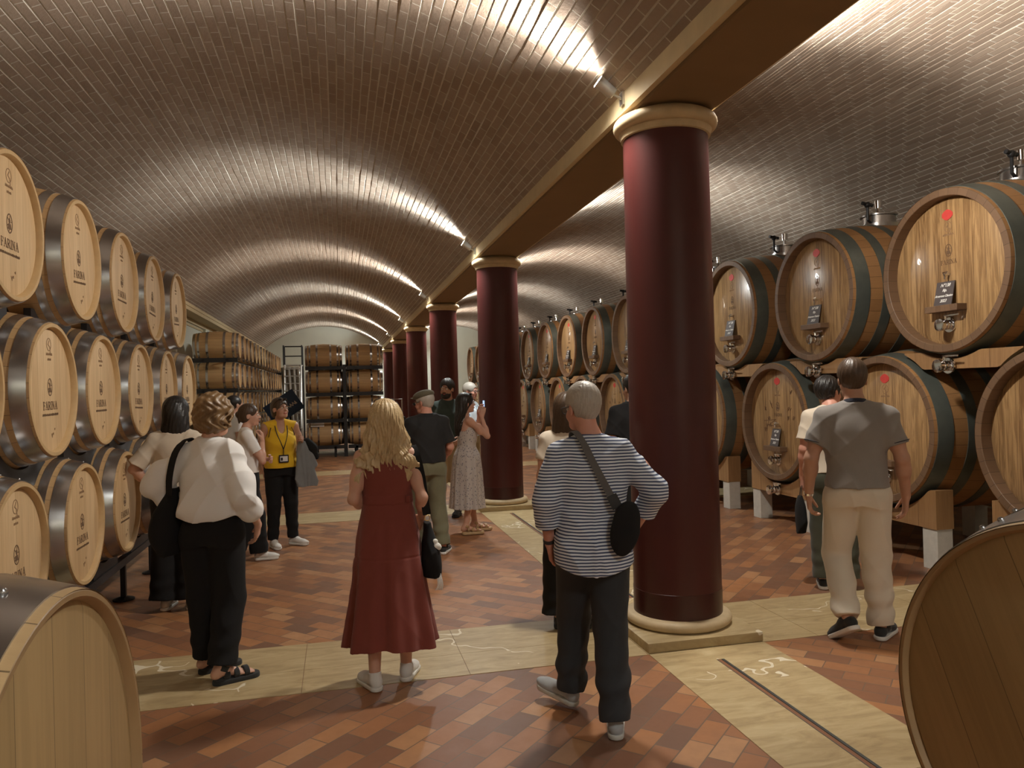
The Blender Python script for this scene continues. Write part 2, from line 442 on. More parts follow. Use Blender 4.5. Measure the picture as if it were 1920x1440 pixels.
# beam over the columns: ochre soffit with a pale fascia each side
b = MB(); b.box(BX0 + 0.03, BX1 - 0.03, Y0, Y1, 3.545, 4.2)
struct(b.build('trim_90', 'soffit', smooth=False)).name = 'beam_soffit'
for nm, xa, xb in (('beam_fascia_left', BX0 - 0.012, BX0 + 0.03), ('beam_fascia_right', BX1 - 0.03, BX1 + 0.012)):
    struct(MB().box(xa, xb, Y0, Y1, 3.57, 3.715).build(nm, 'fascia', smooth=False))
# ledges where the vaults land on the outer walls
for nm, xa, xb, sx in (('trim_left', XL, -3.10, 1), ('trim_right', 7.62, XR, -1)):
    m = MB(); m.box(xa, xb, Y0, Y1, 3.60, 4.2)
    e = xb if sx > 0 else xa
    m.box(e - 0.02, e + 0.02, Y0, Y1, 3.64, 3.72)
    m.box(e - 0.045 if sx > 0 else e - 0.0, e + 0.0 if sx > 0 else e + 0.045, Y0, Y1, 3.56, 3.60)
    wl = xa if sx > 0 else xb
    m.box(min(wl, wl + 0.06 * sx), max(wl, wl + 0.06 * sx), Y0, Y1, 3.50, 3.60)
    m.box(min(wl, wl + 0.03 * sx), max(wl, wl + 0.03 * sx), Y0, Y1, 3.42, 3.47)
    struct(m.build(nm, 'fascia', smooth=False))
struct(MB().box(XL - 0.3, XL, Y0 - 0.2, Y1 + 0.2, -0.1, 4.9).build('wall_left', 'plaster', smooth=False))
struct(MB().box(XR, XR + 0.3, Y0 - 0.2, Y1 + 0.2, -0.1, 4.9).build('wall_right', 'plaster', smooth=False))
struct(MB().box(XL - 0.3, XR + 0.3, Y1, Y1 + 0.3, -0.1, 5.0).build('wall_far', 'plaster', smooth=False))
struct(MB().box(XL - 0.3, XR + 0.3, Y0 - 0.3, Y0, -0.1, 5.0).build('wall_back', 'plaster', smooth=False))
# shallow pilasters along the left wall
m = MB()
for y in (4.9, 10.66, 16.42, 22.18): m.box(XL, XL + 0.10, y - 0.30, y + 0.30, 0, 3.5)
struct(m.build('trim_pilasters_left', 'plaster', smooth=False))

# columns
def column():
    e = empty('column')
    c = MB()
    c.lathe([(0.30, 0.300), (0.9, 0.300), (2.0, 0.297), (3.36, 0.290), (3.40, 0.290)], 64, 'z')
    c.build('shaft', 'oxblood', e)
    MB().lathe([(0.12, 0.302), (0.30, 0.302), (0.302, 0.299)], 64, 'z').build('shaft_foot', 'oxblood_dark', e)
    tor = [(0.062, 0.30)] + [(0.062 + 0.035 - 0.035 * cos(t), 0.325 + 0.037 * sin(t)) for t in [pi * i / 10 for i in range(11)]] + [(0.135, 0.30)]
    MB().lathe(tor, 64, 'z').build('base_ring', 'stone_trim', e)
    cap = [(3.385, 0.288), (3.39, 0.305), (3.42, 0.312), (3.43, 0.318)] + [(3.48 - 0.048 * cos(t), 0.312 + 0.044 * sin(t)) for t in [pi * i / 10 for i in range(11)]] + [(3.53, 0.29), (3.55, 0.285)]
    MB().lathe(cap, 64, 'z').build('capital_ring', 'stone_trim', e)
    pl = MB(); pl.box(-0.40, 0.40, -0.42, 0.42, 0.0, 0.062)
    pl.build('plinth', 'travertine', e, True, bevel=0.006)
    return e
ORD = ['', '', 'nearest dark red column, with the striped-shirt man before it', 'second dark red column, behind the woman taking a photo', 'third dark red column along the beam',
       'fourth dark red column along the beam', 'fifth dark red column, small in the distance', 'sixth dark red column, at the far wall']
col0 = column(); index_kids(col0)
for i, y in enumerate(LAMP_Y):
    if i == 0 or i == 1: continue
    c = col0 if i == 2 else copy_tree(col0)
    c.location = (COLX, y, 0.003)
    tag(c, ORD[i], 'column', 'columns under the central beam'); c['kind'] = 'thing'

# spotlights fixed to the fascia of the beam
def spot_fixture(side):
    e = empty('spotlight')
    m = MB()
    m.tube([(0.0, 0, 0), (-0.05 * side, 0, 0.02), (-0.085 * side, 0, 0.05)], 0.009, 8)
    m.box(-0.008, 0.008, -0.03, 0.03, -0.045, 0.045)
    m.build('bracket', 'alu', e)
    d = Vector((-0.82 * side, 0, 0.57)).normalized(); p = Vector((-0.085 * side, 0, 0.05))
    MB().tube([p - d * 0.035, p - d * 0.03, p + d * 0.09, p + d * 0.105], [0.030, 0.038, 0.044, 0.047], 20).build('housing', 'alu', e)
    MB().tube([p + d * 0.1051, p + d * 0.107], 0.040, 20).build('lens', 'lamp_glass', e)
    return e, p + d * 0.125, d
WHERE = ['', '', 'above the nearest column', 'above the second column', 'above the third column', 'above the fourth column', 'above the fifth column', 'at the far end']
for side, bx in ((1, BX0 - 0.02), (-1, BX1 + 0.02)):
    f0, lp, ld = spot_fixture(side); index_kids(f0)
    for i, y in enumerate(LAMP_Y):
        f = f0 if i == 0 else copy_tree(f0)
        f.location = (bx, y, 3.66)
        tag(f, 'small metal spotlight %s, %s face of the beam' % (WHERE[i] or ('%s from the back wall' % ('first', 'second')[i]), 'left' if side > 0 else 'right'), 'spotlight',
            'spotlights on the %s side of the beam' % ('left' if side > 0 else 'right'))
        # beam and wash cross the vault; an added downward fill brightens floor and people
        for nm, pw, ang, bl, aim in (('spot_beam', LAMP_W * 0.75, 62, 1.0, Vector((-0.88 * side, 0, 0.48))), ('spot_wash', LAMP_W * 0.23, 125, 1.0, Vector((-0.85 * side, 0, 0.55))), ('floor_fill', LAMP_W * 0.45, 160, 1.0, Vector((-0.40 * side, 0, -0.92)))):
            L = bpy.data.lights.new(nm, 'SPOT'); L.energy = pw * (1.0 if side > 0 or nm == 'floor_fill' else 1.5) * (0.6 if i < 2 and nm != 'floor_fill' else 1.0); L.color = LAMP_COL2 if i % 2 else LAMP_COL
            L.spot_size = radians(ang); L.spot_blend = bl; L.shadow_soft_size = 0.12 if nm == 'floor_fill' else 0.04
            lo = bpy.data.objects.new(nm, L); COL.objects.link(lo); lo.parent = f
            lo.location = lp; lo.rotation_euler = aim.to_track_quat('-Z', 'Y').to_euler()
# ================================================================== lettering and marks (flat inlays standing 1 mm proud of the wood)
def mark(mb, pts, M4, th=0.0012):
    """extruded polygon in the local y(right)-z(up) plane; front face towards +x of M4"""
    n = len(pts); b = len(mb.v)
    for x in (0, th):
        for (u, v) in pts: mb.v.append(tuple(M4 @ Vector((x, u, v))))
    mb.f.append(tuple(b + n + i for i in range(n))); mb.m.append(mb.cur)
    for i in range(n):
        j = (i + 1) % n; mb.f.append((b + i, b + j, b + n + j, b + n + i)); mb.m.append(mb.cur)
def stroke(mb, pts, wd, M4):
    for (a, c) in zip(pts[:-1], pts[1:]):
        dx, dy = c[0] - a[0], c[1] - a[1]; L = hypot(dx, dy) or 1e-6; nx, ny = -dy / L * wd / 2, dx / L * wd / 2; ex, ey = dx / L * wd * .3, dy / L * wd * .3
        mark(mb, [(a[0] + nx - ex, a[1] + ny - ey), (a[0] - nx - ex, a[1] - ny - ey), (c[0] - nx + ex, c[1] - ny + ey), (c[0] + nx + ex, c[1] + ny + ey)], M4)
T_, t_ = 0.17, 0.07          # thick and thin strokes of the serif capitals (cap height 1)
GLY = {
 'F': (0.62, [((.12, 0), (.12, 1), T_), ((.0, .03), (.28, .03), t_), ((.0, .97), (.6, .97), t_), ((.6, .97), (.6, .76), t_), ((.12, .52), (.44, .52), t_), ((.44, .62), (.44, .42), t_)]),
 'A': (0.82, [((.12, .02), (.40, 1), t_), ((.40, 1), (.68, .02), T_), ((.2, .36), (.58, .36), t_), ((.0, .03), (.24, .03), t_), ((.54, .03), (.82, .03), t_)]),
 'R': (0.78, [((.12, 0), (.12, 1), T_), ((.0, .03), (.28, .03), t_), ((.0, .97), (.42, .97), t_), ((.42, .97), (.56, .86), T_ * .8), ((.56, .86), (.56, .64), T_), ((.56, .64), (.42, .52), T_ * .8), ((.42, .52), (.12, .52), t_), ((.34, .5), (.66, .04), T_), ((.6, .03), (.8, .03), t_)]),
 'I': (0.30, [((.14, 0), (.14, 1), T_), ((.0, .03), (.28, .03), t_), ((.0, .97), (.28, .97), t_)]),
 'N': (0.80, [((.12, 0), (.12, 1), t_), ((.12, .98), (.64, .04), T_), ((.64, .0), (.64, 1), t_), ((.0, .03), (.24, .03), t_), ((.0, .97), (.2, .97), t_), ((.52, .97), (.76, .97), t_)]),
}
def word(mb, txt, size, M4, cy=0.0, cz=0.0, sp=0.10):
    wtot = sum(GLY[c][0] + sp for c in txt) - sp; x = cy - wtot * size / 2
    for c in txt:
        for (a, b_, wd) in GLY[c][1]:
            stroke(mb, [(x + a[0] * size, cz + a[1] * size), (x + b_[0] * size, cz + b_[1] * size)], wd * size, M4)
        x += (GLY[c][0] + sp) * size
def ring_mark(mb, cy, cz, ry, rz, wd, M4, n=20):
    for k in range(n):
        a, b_ = 2 * pi * k / n, 2 * pi * (k + 1) / n
        mark(mb, [(cy + ry * cos(a), cz + rz * sin(a)), (cy + (ry - wd) * cos(a), cz + (rz - wd) * sin(a)), (cy + (ry - wd) * cos(b_), cz + (rz - wd) * sin(b_)), (cy + ry * cos(b_), cz + rz * sin(b_))], M4)
def blob_mark(mb, cy, cz, ry, rz, M4, n=16):
    mark(mb, [(cy + ry * cos(2 * pi * k / n), cz + rz * sin(2 * pi * k / n)) for k in range(n)], M4)
def seal(mb, cy, cz, s, M4):
    """oval seal: ring, bust inside, little base"""
    ring_mark(mb, cy, cz, 0.5 * s, 0.72 * s, 0.09 * s, M4)
    blob_mark(mb, cy, cz + 0.18 * s, 0.15 * s, 0.2 * s, M4, 10); mark(mb, [(cy - .3 * s, cz - .42 * s), (cy + .3 * s, cz - .42 * s), (cy + .2 * s, cz - .02 * s), (cy - .2 * s, cz - .02 * s)], M4)
    for k in range(6):
        a = 2 * pi * k / 6 + .3; stroke(mb, [(cy + .27 * s * cos(a), cz + .38 * s * sin(a)), (cy + .37 * s * cos(a), cz + .56 * s * sin(a))], .05 * s, M4)
def quill(mb, cy, cz, s, M4):
    """round mark with a loop and lines of small type below"""
    ring_mark(mb, cy, cz, 0.5 * s, 0.55 * s, 0.07 * s, M4, 16); stroke(mb, [(cy + .1 * s, cz + .3 * s), (cy - .15 * s, cz), (cy + .2 * s, cz - .2 * s), (cy + .3 * s, cz - .75 * s)], .09 * s, M4)
def small_type(mb, cy, cz, L, h, M4, seed=1):
    r = random.Random(seed); x = cy - L / 2
    while x < cy + L / 2:
        wv = r.uniform(.4, .9) * h
        stroke(mb, [(x, cz), (x + wv * .3, cz + h * r.uniform(.6, 1))], h * .22, M4); stroke(mb, [(x + wv * .3, cz + h * .8), (x + wv * .75, cz + h * r.uniform(0, .3))], h * .22, M4)
        x += wv
def scrawl(mb, cy, cz, s, M4, seed=1, n=9, wd=.006):
    r = random.Random(seed); p = [(cy + r.uniform(-.5, .5) * s, cz + r.uniform(-.5, .5) * s)]
    for k in range(n): p.append((p[-1][0] + r.uniform(-.35, .45) * s * .5, p[-1][1] + (r.uniform(.2, .6) if k % 2 else -r.uniform(.2, .6)) * s * .6))
    stroke(mb, p, wd, M4)

# ================================================================== barrels. Local frame: axis +X, the shown head at +X
def hoop_mb(r_of, x0, x1, th=0.003, n=56):
    m = MB(); m.lathe([(x0, r_of(x0) - 0.002), (x0, r_of(x0) + th), ((x0 + x1) / 2, r_of((x0 + x1) / 2) + th), (x1, r_of(x1) + th), (x1, r_of(x1) - 0.002)], n); return m
def barrel(name, L, rb, rr, hoops, body='oak_body', head='oak_head', chime='oak_chime', hoopm='steel', n=56, brand=2, rivets=True, wall=0.028, rang=0.35, rec=0.030):
    e = empty(name); h = L / 2
    R = lambda x: rb - (rb - rr) * (abs(x) / h) ** 2
    m = MB(); xs = [-h + L * i / 16 for i in range(17)]
    m.cur = 1; m.lathe([(h - 0.035, rr - wall - 0.004), (h - 0.002, rr - wall + 0.004), (h, rr - wall + 0.006), (h, rr - 0.003), (h - 0.003, R(h))], n)
    m.cur = 0; m.lathe([(x, R(x)) for x in xs[::-1]], n)
    m.cur = 1; m.lathe([(-h, R(h)), (-h, rr - wall), (-h + 0.035, rr - wall - 0.004)], n)
    m.build('staves', [body, chime], e)
    hd = MB(); hd.lathe([(h - rec, 0.0001), (h - rec, rr - wall - 0.012), (h - rec - 0.004, rr - wall + 0.002)], n); hd.build('head', head, e)
    hd2 = MB(); hd2.lathe([(-h + 0.030, 0.0001), (-h + 0.032, rr - wall)], n); hd2.build('head', head, e)
    for (a, b_) in hoops:
        for sx in (1, -1):
            x0, x1 = sorted((sx * (h - a), sx * (h - b_)))
            hm = hoop_mb(R, x0, x1, n=n)
            if rivets:
                for dx in ((x0 + x1) / 2,):
                    for dy in (-0.028, 0.028):
                        an = dy / R(dx) + rang
                        c = (dx, (R(dx) + .004) * sin(an), (R(dx) + .004) * cos(an)); hm.sphere(c, 0.008, 5)
            hm.build('hoop', hoopm, e)
    b_ = MB(); b_.lathe([(rb - 0.005, 0.030), (rb + 0.003, 0.028), (rb + 0.007, 0.020), (rb + 0.007, 0.0001)], 12, 'z'); b_.build('bung', 'bung', e)
    if brand:
        M4 = Matrix.Translation((h - 0.0299, 0, 0)); mb = MB(); s = rr / 0.385
        word(mb, 'FARINA', 0.046 * s, M4, 0, -0.115 * s); small_type(mb, 0, -0.15 * s, 0.24 * s, 0.014 * s, M4, 4)
        seal(mb, 0, 0.015 * s, 0.072 * s, M4)
        mb.build('brand_mark', 'burn', e, False, recalc=False)
        mb = MB(); quill(mb, 0, 0.262 * s, 0.07 * s, M4); small_type(mb, 0.0, 0.20 * s, 0.085 * s, 0.014 * s, M4, 2); small_type(mb, 0.0, 0.17 * s, 0.05 * s, 0.012 * s, M4, 3)
        scrawl(mb, 0.0, -0.27 * s, 0.06 * s, M4, 5, 6, 0.005 * s); scrawl(mb, 0.07 * s, -0.24 * s, 0.03 * s, M4, 8, 3, 0.006 * s)
        mb.build('cooper_mark', 'burn_soft', e, False, recalc=False)
    return e, R

RIM, BILGE, LEN = 0.385, 0.480, 1.06
ton, _R = barrel('wine_barrel', LEN, BILGE, RIM, [(0.012, 0.088), (0.118, 0.165), (0.33, 0.375)])
index_kids(ton)
HX = -1.60 - LEN / 2
ROWS = {'bottom': (0.892, [3.35, 4.38, 5.41, 6.44, 7.47, 8.50]), 'middle': (1.757, [3.86, 4.89, 5.92, 6.95, 7.98, 9.01]), 'top': (2.596, [3.34, 4.38, 5.42, 6.46, 7.50, 8.54])}
NTH = ['first', 'second', 'third', 'fourth', 'fifth', 'sixth']
first = True
rb_ = random.Random(11)
for rn, (z, ys) in ROWS.items():
    for i, y in enumerate(ys):
        if (rn, i) in (('bottom', 0), ('top', 0)): continue
        b = ton if first else copy_tree(ton); first = False
        b.location = (HX + rb_.uniform(-.012, .012), y, z); b.rotation_euler = (rb_.uniform(-.06, .06), 0, rb_.uniform(-.008, .008))
        vis = i if rn != 'middle' else i + 1
        lab = 'pale branded oak barrel, %s from the front in the %s tier of the left rack' % (NTH[vis - 1], rn)
        tag(b, lab, 'barrel', 'branded oak barrels in the left rack')

# cradles between the rows: beams along Y with circular bites
def saddle_mesh(name, ylen, zt, zb, cuts, x0, x1, mat, parent, n=40, yoff=0.0):
    """cuts = (y, z, r, 'top'|'bottom'); only the stretches with some wood left are built"""
    m = MB(); run = []
    def flush():
        if len(run) >= 3:
            B = len(m.v); N_ = len(run)
            for x in (x0, x1): m.v.extend([(x, y, p) for (y, p, q) in run] + [(x, y, q) for (y, p, q) in run])
            for i in range(N_ - 1):
                A = [i, i + 1, N_ + i + 1, N_ + i]
                m.f.append(tuple(B + q for q in A)); m.f.append(tuple(B + 2 * N_ + q for q in A[::-1]))
                m.f.append((B + i, B + 2 * N_ + i, B + 2 * N_ + i + 1, B + i + 1)); m.f.append((B + N_ + i, B + N_ + i + 1, B + 3 * N_ + i + 1, B + 3 * N_ + i)); m.m.extend([0] * 4)
            m.f.append((B, B + N_, B + 3 * N_, B + 2 * N_)); m.f.append((B + N_ - 1, B + 3 * N_ - 1, B + 4 * N_ - 1, B + 2 * N_ - 1)); m.m.extend([0, 0])
        run.clear()
    for i in range(n + 1):
        y = -ylen / 2 + ylen * i / n + yoff; a, b = zt, zb
        for (cy, cz, r, k) in cuts:
            if abs(y - cy) < r:
                q = sqrt(r * r - (y - cy) ** 2)
                if k == 'top': a = min(a, cz - q)
                else: b = max(b, cz + q)
        if a > b + 0.004: run.append((y, a, b))
        else: flush()
    flush()
    return m.build(name, mat, parent, False)

# steel rack that carries them
rk = empty('barrel_rack', (HX, 3.0, 0)); tag(rk, 'black steel rack holding three tiers of pale oak barrels on the left', 'rack')
m = MB()
for dx in (-0.33, 0.33): m.box(dx - 0.03, dx + 0.03, 0.0, 6.05, 0.30, 0.36)
m.build('rail', 'black_steel', rk, False)
for k in range(7):
    yy = 0.06 + k * 0.98
    for dx in (-0.33, 0.33):
        p = MB()
        p.box(dx - 0.02, dx + 0.02, yy - 0.02, yy + 0.02, 0.012, 0.30)
        p.lathe([(0.0, 0.0001), (0.0, 0.085), (0.012, 0.085), (0.03, 0.03), (0.03, 0.0001)], 20, 'z', (dx, yy, 0))
        p.build('foot', 'black_steel', rk, False)
rS = BILGE - (BILGE - RIM) * (0.31 / (LEN / 2)) ** 2 + 0.007
zb_, zm_, zt_ = (ROWS[q][0] for q in ('bottom', 'middle', 'top'))
for rn, (z, ys) in ROWS.items():
    for i, y in enumerate(ys):
        if (rn, i) in (('bottom', 0), ('top', 0)): continue
        for dx in (-0.33, 0.33):
            if rn == 'bottom': saddle_mesh('cradle', 0.62, z - rS + 0.10, 0.36, [(y - 3, z, rS, 'top')], dx - 0.02, dx + 0.02, 'black_steel', rk, 24, y - 3)
            else:
                zl, yl = (zb_, ROWS['bottom'][1]) if rn == 'middle' else (zm_, ROWS['middle'][1])
                cuts = [(y - 3, z, rS, 'top')] + [(q - 3, zl, rS, 'bottom') for q in yl if abs(q - y) < 0.9]
                saddle_mesh('cradle', 0.70, z - rS + 0.11, zl + 0.30, cuts, dx - 0.02, dx + 0.02, 'black_steel', rk, 40, y - 3)

# two larger barrels standing close to the camera
big, _ = barrel('wine_barrel', 1.25, 0.560, 0.47, [(0.016, 0.130), (0.19, 0.25), (0.42, 0.47)], body='old_body', head='old_head', chime='old_chime', n=96, brand=0, wall=0.018, rang=-0.12, rec=0.016)
for ch in [o for o in COL.objects if o.parent == big]:
    if ch.name.startswith('head'): pass
index_kids(big)
def cradle_stand(loc, rz, lab):
    e = empty('barrel_cradle', loc, rz); tag(e, lab, 'barrel stand', 'stands under the two near barrels')
    for dx in (-0.3, 0.3):
        m = MB(); n = 10
        top = [(-0.42 + 0.84 * i / n) for i in range(n + 1)]
        vs = []
        for y in top: vs.append((y, 0.91 - sqrt(0.57 ** 2 - y * y) - 0.016))
        b = len(m.v)
        for x in (dx - 0.04, dx + 0.04):
            for (y, z) in vs: m.v.append((x, y, z))
            for (y, z) in vs: m.v.append((x, y, 0.0))
        N_ = n + 1
        for i in range(n):
            m.f += [(b + i, b + i + 1, b + N_ + i + 1, b + N_ + i), (b + 2 * N_ + i, b + 3 * N_ + i, b + 3 * N_ + i + 1, b + 2 * N_ + i + 1), (b + i, b + 2 * N_ + i, b + 2 * N_ + i + 1, b + i + 1)]; m.m += [0, 0, 0]
        m.build('saddle', 'timber', e, False)
    MB().box(-0.3, 0.3, -0.05, 0.05, 0.02, 0.12).build('tie_bar', 'timber', e, False)
# left one: head plane at x=-0.44
big.location = (-0.442 - 0.625, 1.361, 0.91)
tag(big, 'large barrel with a wide steel hoop cut off at the lower left corner', 'barrel')
cradle_stand((-0.442 - 0.625, 1.361, 0), 0, 'timber stand under the large barrel at the lower left corner')
bigR = copy_tree(big); ang = pi + 0.158
bigR.location = (1.545 + 0.625 * cos(0.158), 1.33 + 0.625 * sin(0.158), 0.90)
bigR.rotation_euler = (0.4, 0, ang)
tag(bigR, 'large barrel with a plain head and ochre rim at the lower right corner', 'barrel')
cradle_stand((bigR.location.x, bigR.location.y, 0), ang, 'timber stand under the large barrel at the lower right corner')

# ------------------------------------------------------------------ barriques in the far racks
bq, _ = barrel('barrique', 0.95, 0.321, 0.270, [(0.008, 0.058), (0.095, 0.14), (0.275, 0.325)], body='old_body', head='oak_head', chime='oak_chime', n=28, brand=0, rivets=False, wall=0.022)
index_kids(bq)
first = True
TIER = ['lowest', 'second', 'third', 'topmost']
for t_i, z in enumerate((0.80, 1.46, 2.12, 2.78)):
    for k in range(15):
        y = 17.75 + k * 0.87
        b = bq if first else copy_tree(bq); first = False
        b.location = (-2.57 + rb_.uniform(-.01, .01), y, z); b.rotation_euler = (rb_.uniform(-.5, .5) * 0 , 0, rb_.uniform(-.02, .02))
        lab = ('small oak barrel at the near end of the far left rack, %s tier' % TIER[t_i]) if k == 0 else 'small oak barrel in the %s tier of the long rack at far left' % TIER[t_i]
        tag(b, lab, 'barrel', None if k == 0 else 'small barrels in the %s tier at far left' % TIER[t_i])
def far_rack(loc, L, lab, tiers, zoff=-0.313, W=0.95):
    e = empty('barrel_rack', loc); tag(e, lab, 'rack')
    m = MB()
    for z in tiers:
        for dx in (-0.25, 0.25): m.box(dx - 0.025, dx + 0.025, 0, L, z + zoff - 0.025, z + zoff - 0.003)
        for sy in (0.0, L - 0.05): m.box(-0.47, 0.47, sy, sy + 0.04, z + zoff - 0.060, z + zoff + 0.035)  # end bars made tall and black to stand in for shade between tiers
    m.build('rail', 'black_steel', e, False)
    for sy in (L - 0.04,):
        for dx in (-0.25, 0.25): MB().box(dx - 0.02, dx + 0.02, sy, sy + 0.04, tiers[0] + zoff, tiers[-1] + zoff).build('post', 'black_steel', e, False)
    for i in range(max(2, int(L / 1.74) + 1)):
        y = min(L - 0.05, i * 1.74); p = MB()
        for dx in (-0.25, 0.25): p.box(dx - 0.03, dx + 0.03, y, y + 0.05, 0, tiers[0] + zoff)
        p.build('leg', 'black_steel', e, False)
    return e
far_rack((-2.57, 17.35, 0), 13.0, 'long black steel rack under the small barrels at far left', (0.80, 1.46, 2.12, 2.78))
CZ = (0.57, 1.26, 1.95, 2.64)
for s_i, (cx_, side) in enumerate(((-0.35, 'left'), (0.70, 'right'))):
    for t_i, z in enumerate(CZ):
        for q in range(3):
            b = copy_tree(bq); b.location = (cx_, 20.8 + 0.72 * q, z + 0.02); b.rotation_euler = (0, 0, 0.0)
            tag(b, 'small side-on oak barrel, %s in the far %s stack%s' % (('lowest', 'second from the floor', 'third from the floor', 'topmost')[t_i], side, ('', ', one row behind', ', last row')[q]), 'barrel', 'side-on barrels stacked in the middle distance')
    rk2 = far_rack((cx_, 20.43, 0), 2.2, 'black steel rack carrying the %s stack of side-on barrels' % side, [z + 0.02 for z in CZ])
pm = empty('rack_post', (0.175, 21.4, 0)); tag(pm, 'dark upright post between the two stacks of side-on barrels', 'post')
MB().box(-0.045, 0.040, -0.95, 0.95, 0, 2.42).build('post', 'black_steel', pm, False)
pp = MB(); pp.box(-0.17, 0.17, -0.10, 0.10, 0, 0.004)
o = pp.build('paper_sheet', 'paper', None, False); o.location = (-0.55, 20.61, 0.862); o.rotation_euler = (0.63, 0, 0.0); tag(o, 'white sheet of paper lying on the lowest barrel of the left stack', 'paper')

# ------------------------------------------------------------------ big casks on the right. Local frame: head at +X
def cask():
    e = empty('wine_cask'); L = 1.75; h = L / 2; rb, rr = 0.775, 0.685; wall = 0.062; n = 72
    R = lambda x: rb - (rb - rr) * (abs(x) / h) ** 2
    m = MB(); xs = [-h + L * i / 14 for i in range(15)]
    m.cur = 1; m.lathe([(h - 0.13, rr - wall - 0.004), (h - 0.003, rr - wall), (h, rr - wall + 0.004), (h, rr - 0.004), (h - 0.004, rr)], n)
    m.cur = 0; m.lathe([(x, R(x)) for x in xs[::-1]], n)
    m.cur = 1; m.lathe([(-h, rr), (-h, rr - wall), (-h + 0.06, rr - wall - 0.004)], n)
    m.build('staves', ['cask_body', 'cask_chime'], e)
    hx = h - 0.085
    hd = MB(); hd.lathe([(hx, 0.0001), (hx, rr - wall - 0.035), (hx - 0.012, rr - wall - 0.012), (hx - 0.014, rr - wall + 0.002)], n); hd.build('head', 'cask_head', e)
    hd = MB(); hd.lathe([(-h + 0.06, 0.0001), (-h + 0.06, rr - wall)], n); hd.build('head', 'cask_head', e)
    for (a, b_) in ((0.03, 0.17), (0.30, 0.40), (0.58, 0.67)):
        for sx in (1, -1):
            x0, x1 = sorted((sx * (h - a), sx * (h - b_)))
            hoop_mb(R, x0, x1, 0.005, n).build('hoop', 'paint_steel', e)
    # hatch with valves on top
    hb = MB(); hb.lathe([(rb - 0.03, 0.20), (rb + 0.015, 0.20), (rb + 0.02, 0.175), (rb + 0.10, 0.170), (rb + 0.105, 0.19), (rb + 0.120, 0.19), (rb + 0.128, 0.14), (rb + 0.135, 0.0001)], 32, 'z')
    ho = hb.build('hatch', 'steel', e)
    v = MB(); v.tube([(0, 0.0, rb + 0.12), (0, 0, rb + 0.20)], 0.020, 10); v.tube([(0, 0, rb + 0.20), (0, 0, rb + 0.285)], [0.038, 0.042], 14)
    v.build('vent', 'chrome', ho)
    v = MB(); v.tube([(0.15, 0.07, rb + 0.02), (0.22, 0.10, rb + 0.05), (0.22, 0.10, rb + 0.20)], 0.015, 8); v.tube([(0.15, 0.09, rb + 0.21), (0.29, 0.11, rb + 0.225)], 0.020, 8)
    v.sphere((0.22, 0.10, rb + 0.21), 0.034, 8)
    v.build('clamp_handle', 'black_steel', ho)
    # bottom valve on the head
    def valve(nm, x, z, s=1.0, handle=1):
        v = MB(); v.tube([(x, 0, z), (x + 0.05 * s, 0, z), (x + 0.10 * s, 0, z)], [0.050 * s, 0.034 * s, 0.040 * s], 20)
        v.lathe([(x + 0.00, 0.0001), (x + 0.0, 0.066 * s), (x + 0.016, 0.066 * s), (x + 0.016, 0.0001)], 24, 'x', (0, 0, z))
        v.lathe([(x + 0.10 * s, 0.0001), (x + 0.10 * s, 0.055 * s), (x + 0.125 * s, 0.055 * s), (x + 0.13 * s, 0.03 * s), (x + 0.13 * s, 0.0001)], 24, 'x', (0, 0, z))
        v.sphere((x + 0.055 * s, 0, z), 0.045 * s, 10)
        v.tube([(x + 0.05 * s, 0, z), (x + 0.05 * s, 0, z + 0.075 * s)], 0.012 * s, 8)
        o = v.build(nm, 'chrome', e)
        MB().tube([(x + 0.05 * s, -0.02 * s, z + 0.078 * s), (x + 0.06 * s, 0.07 * s, z + 0.082 * s), (x + 0.06 * s, 0.155 * s * handle, z + 0.082 * s)], [0.009 * s, 0.011 * s, 0.008 * s], 8, flat=0.5).build('lever', 'chrome', o)
    valve('drain_valve', hx, -0.455, 0.95)
    valve('racking_valve', h - 0.06, -0.80, 1.0)
    # small sampling tap
    v = MB(); v.tube([(hx, 0, -0.03), (hx + 0.055, 0, -0.03)], [0.012, 0.009], 10); v.tube([(hx + 0.045, 0, -0.035), (hx + 0.047, 0, -0.07)], 0.006, 8); v.tube([(hx + 0.03, -0.035, -0.012), (hx + 0.03, 0.02, -0.008)], 0.006, 8); v.tube([(hx + 0.03, 0, -0.03), (hx + 0.03, 0, -0.008)], 0.006, 8)
    v.build('sampling_tap', 'chrome', e)
    # little shelf
    sh = MB(); sh.box(hx, hx + 0.10, -0.175, 0.175, -0.345, -0.290); sh.build('shelf', 'cask_chime', e, False, bevel=0.004)
    M4 = Matrix.Translation((hx + 0.0002, 0, 0)); mb = MB()
    seal(mb, 0.0, 0.175, 0.075, M4); word(mb, 'FARINA', 0.036, M4, 0.0, 0.060)
    mb.build('brand_mark', 'burn', e, False, recalc=False)
    mb = MB(); quill(mb, 0, 0.375, 0.085, M4); small_type(mb, 0, 0.300, 0.11, 0.018, M4, 3); stroke(mb, [(0, .12), (0, -.02)], .004, M4); mb.build('cooper_mark', 'burn_soft', e, False, recalc=False)
    mb = MB(); mark(mb, [(0.058 * cos(2 * pi * k / 20) * (1 + .06 * sin(3 * k)), 0.475 + 0.042 * sin(2 * pi * k / 20) * (1 + .08 * cos(5 * k))) for k in range(20)], M4, 0.004)
    mb.build('red_seal', 'red_wax', e, False, recalc=False)
    return e, hx, R
ck, CHX, CR = cask(); index_kids(ck)
CKX = 4.97 + 0.875       # cask centre, head towards -X
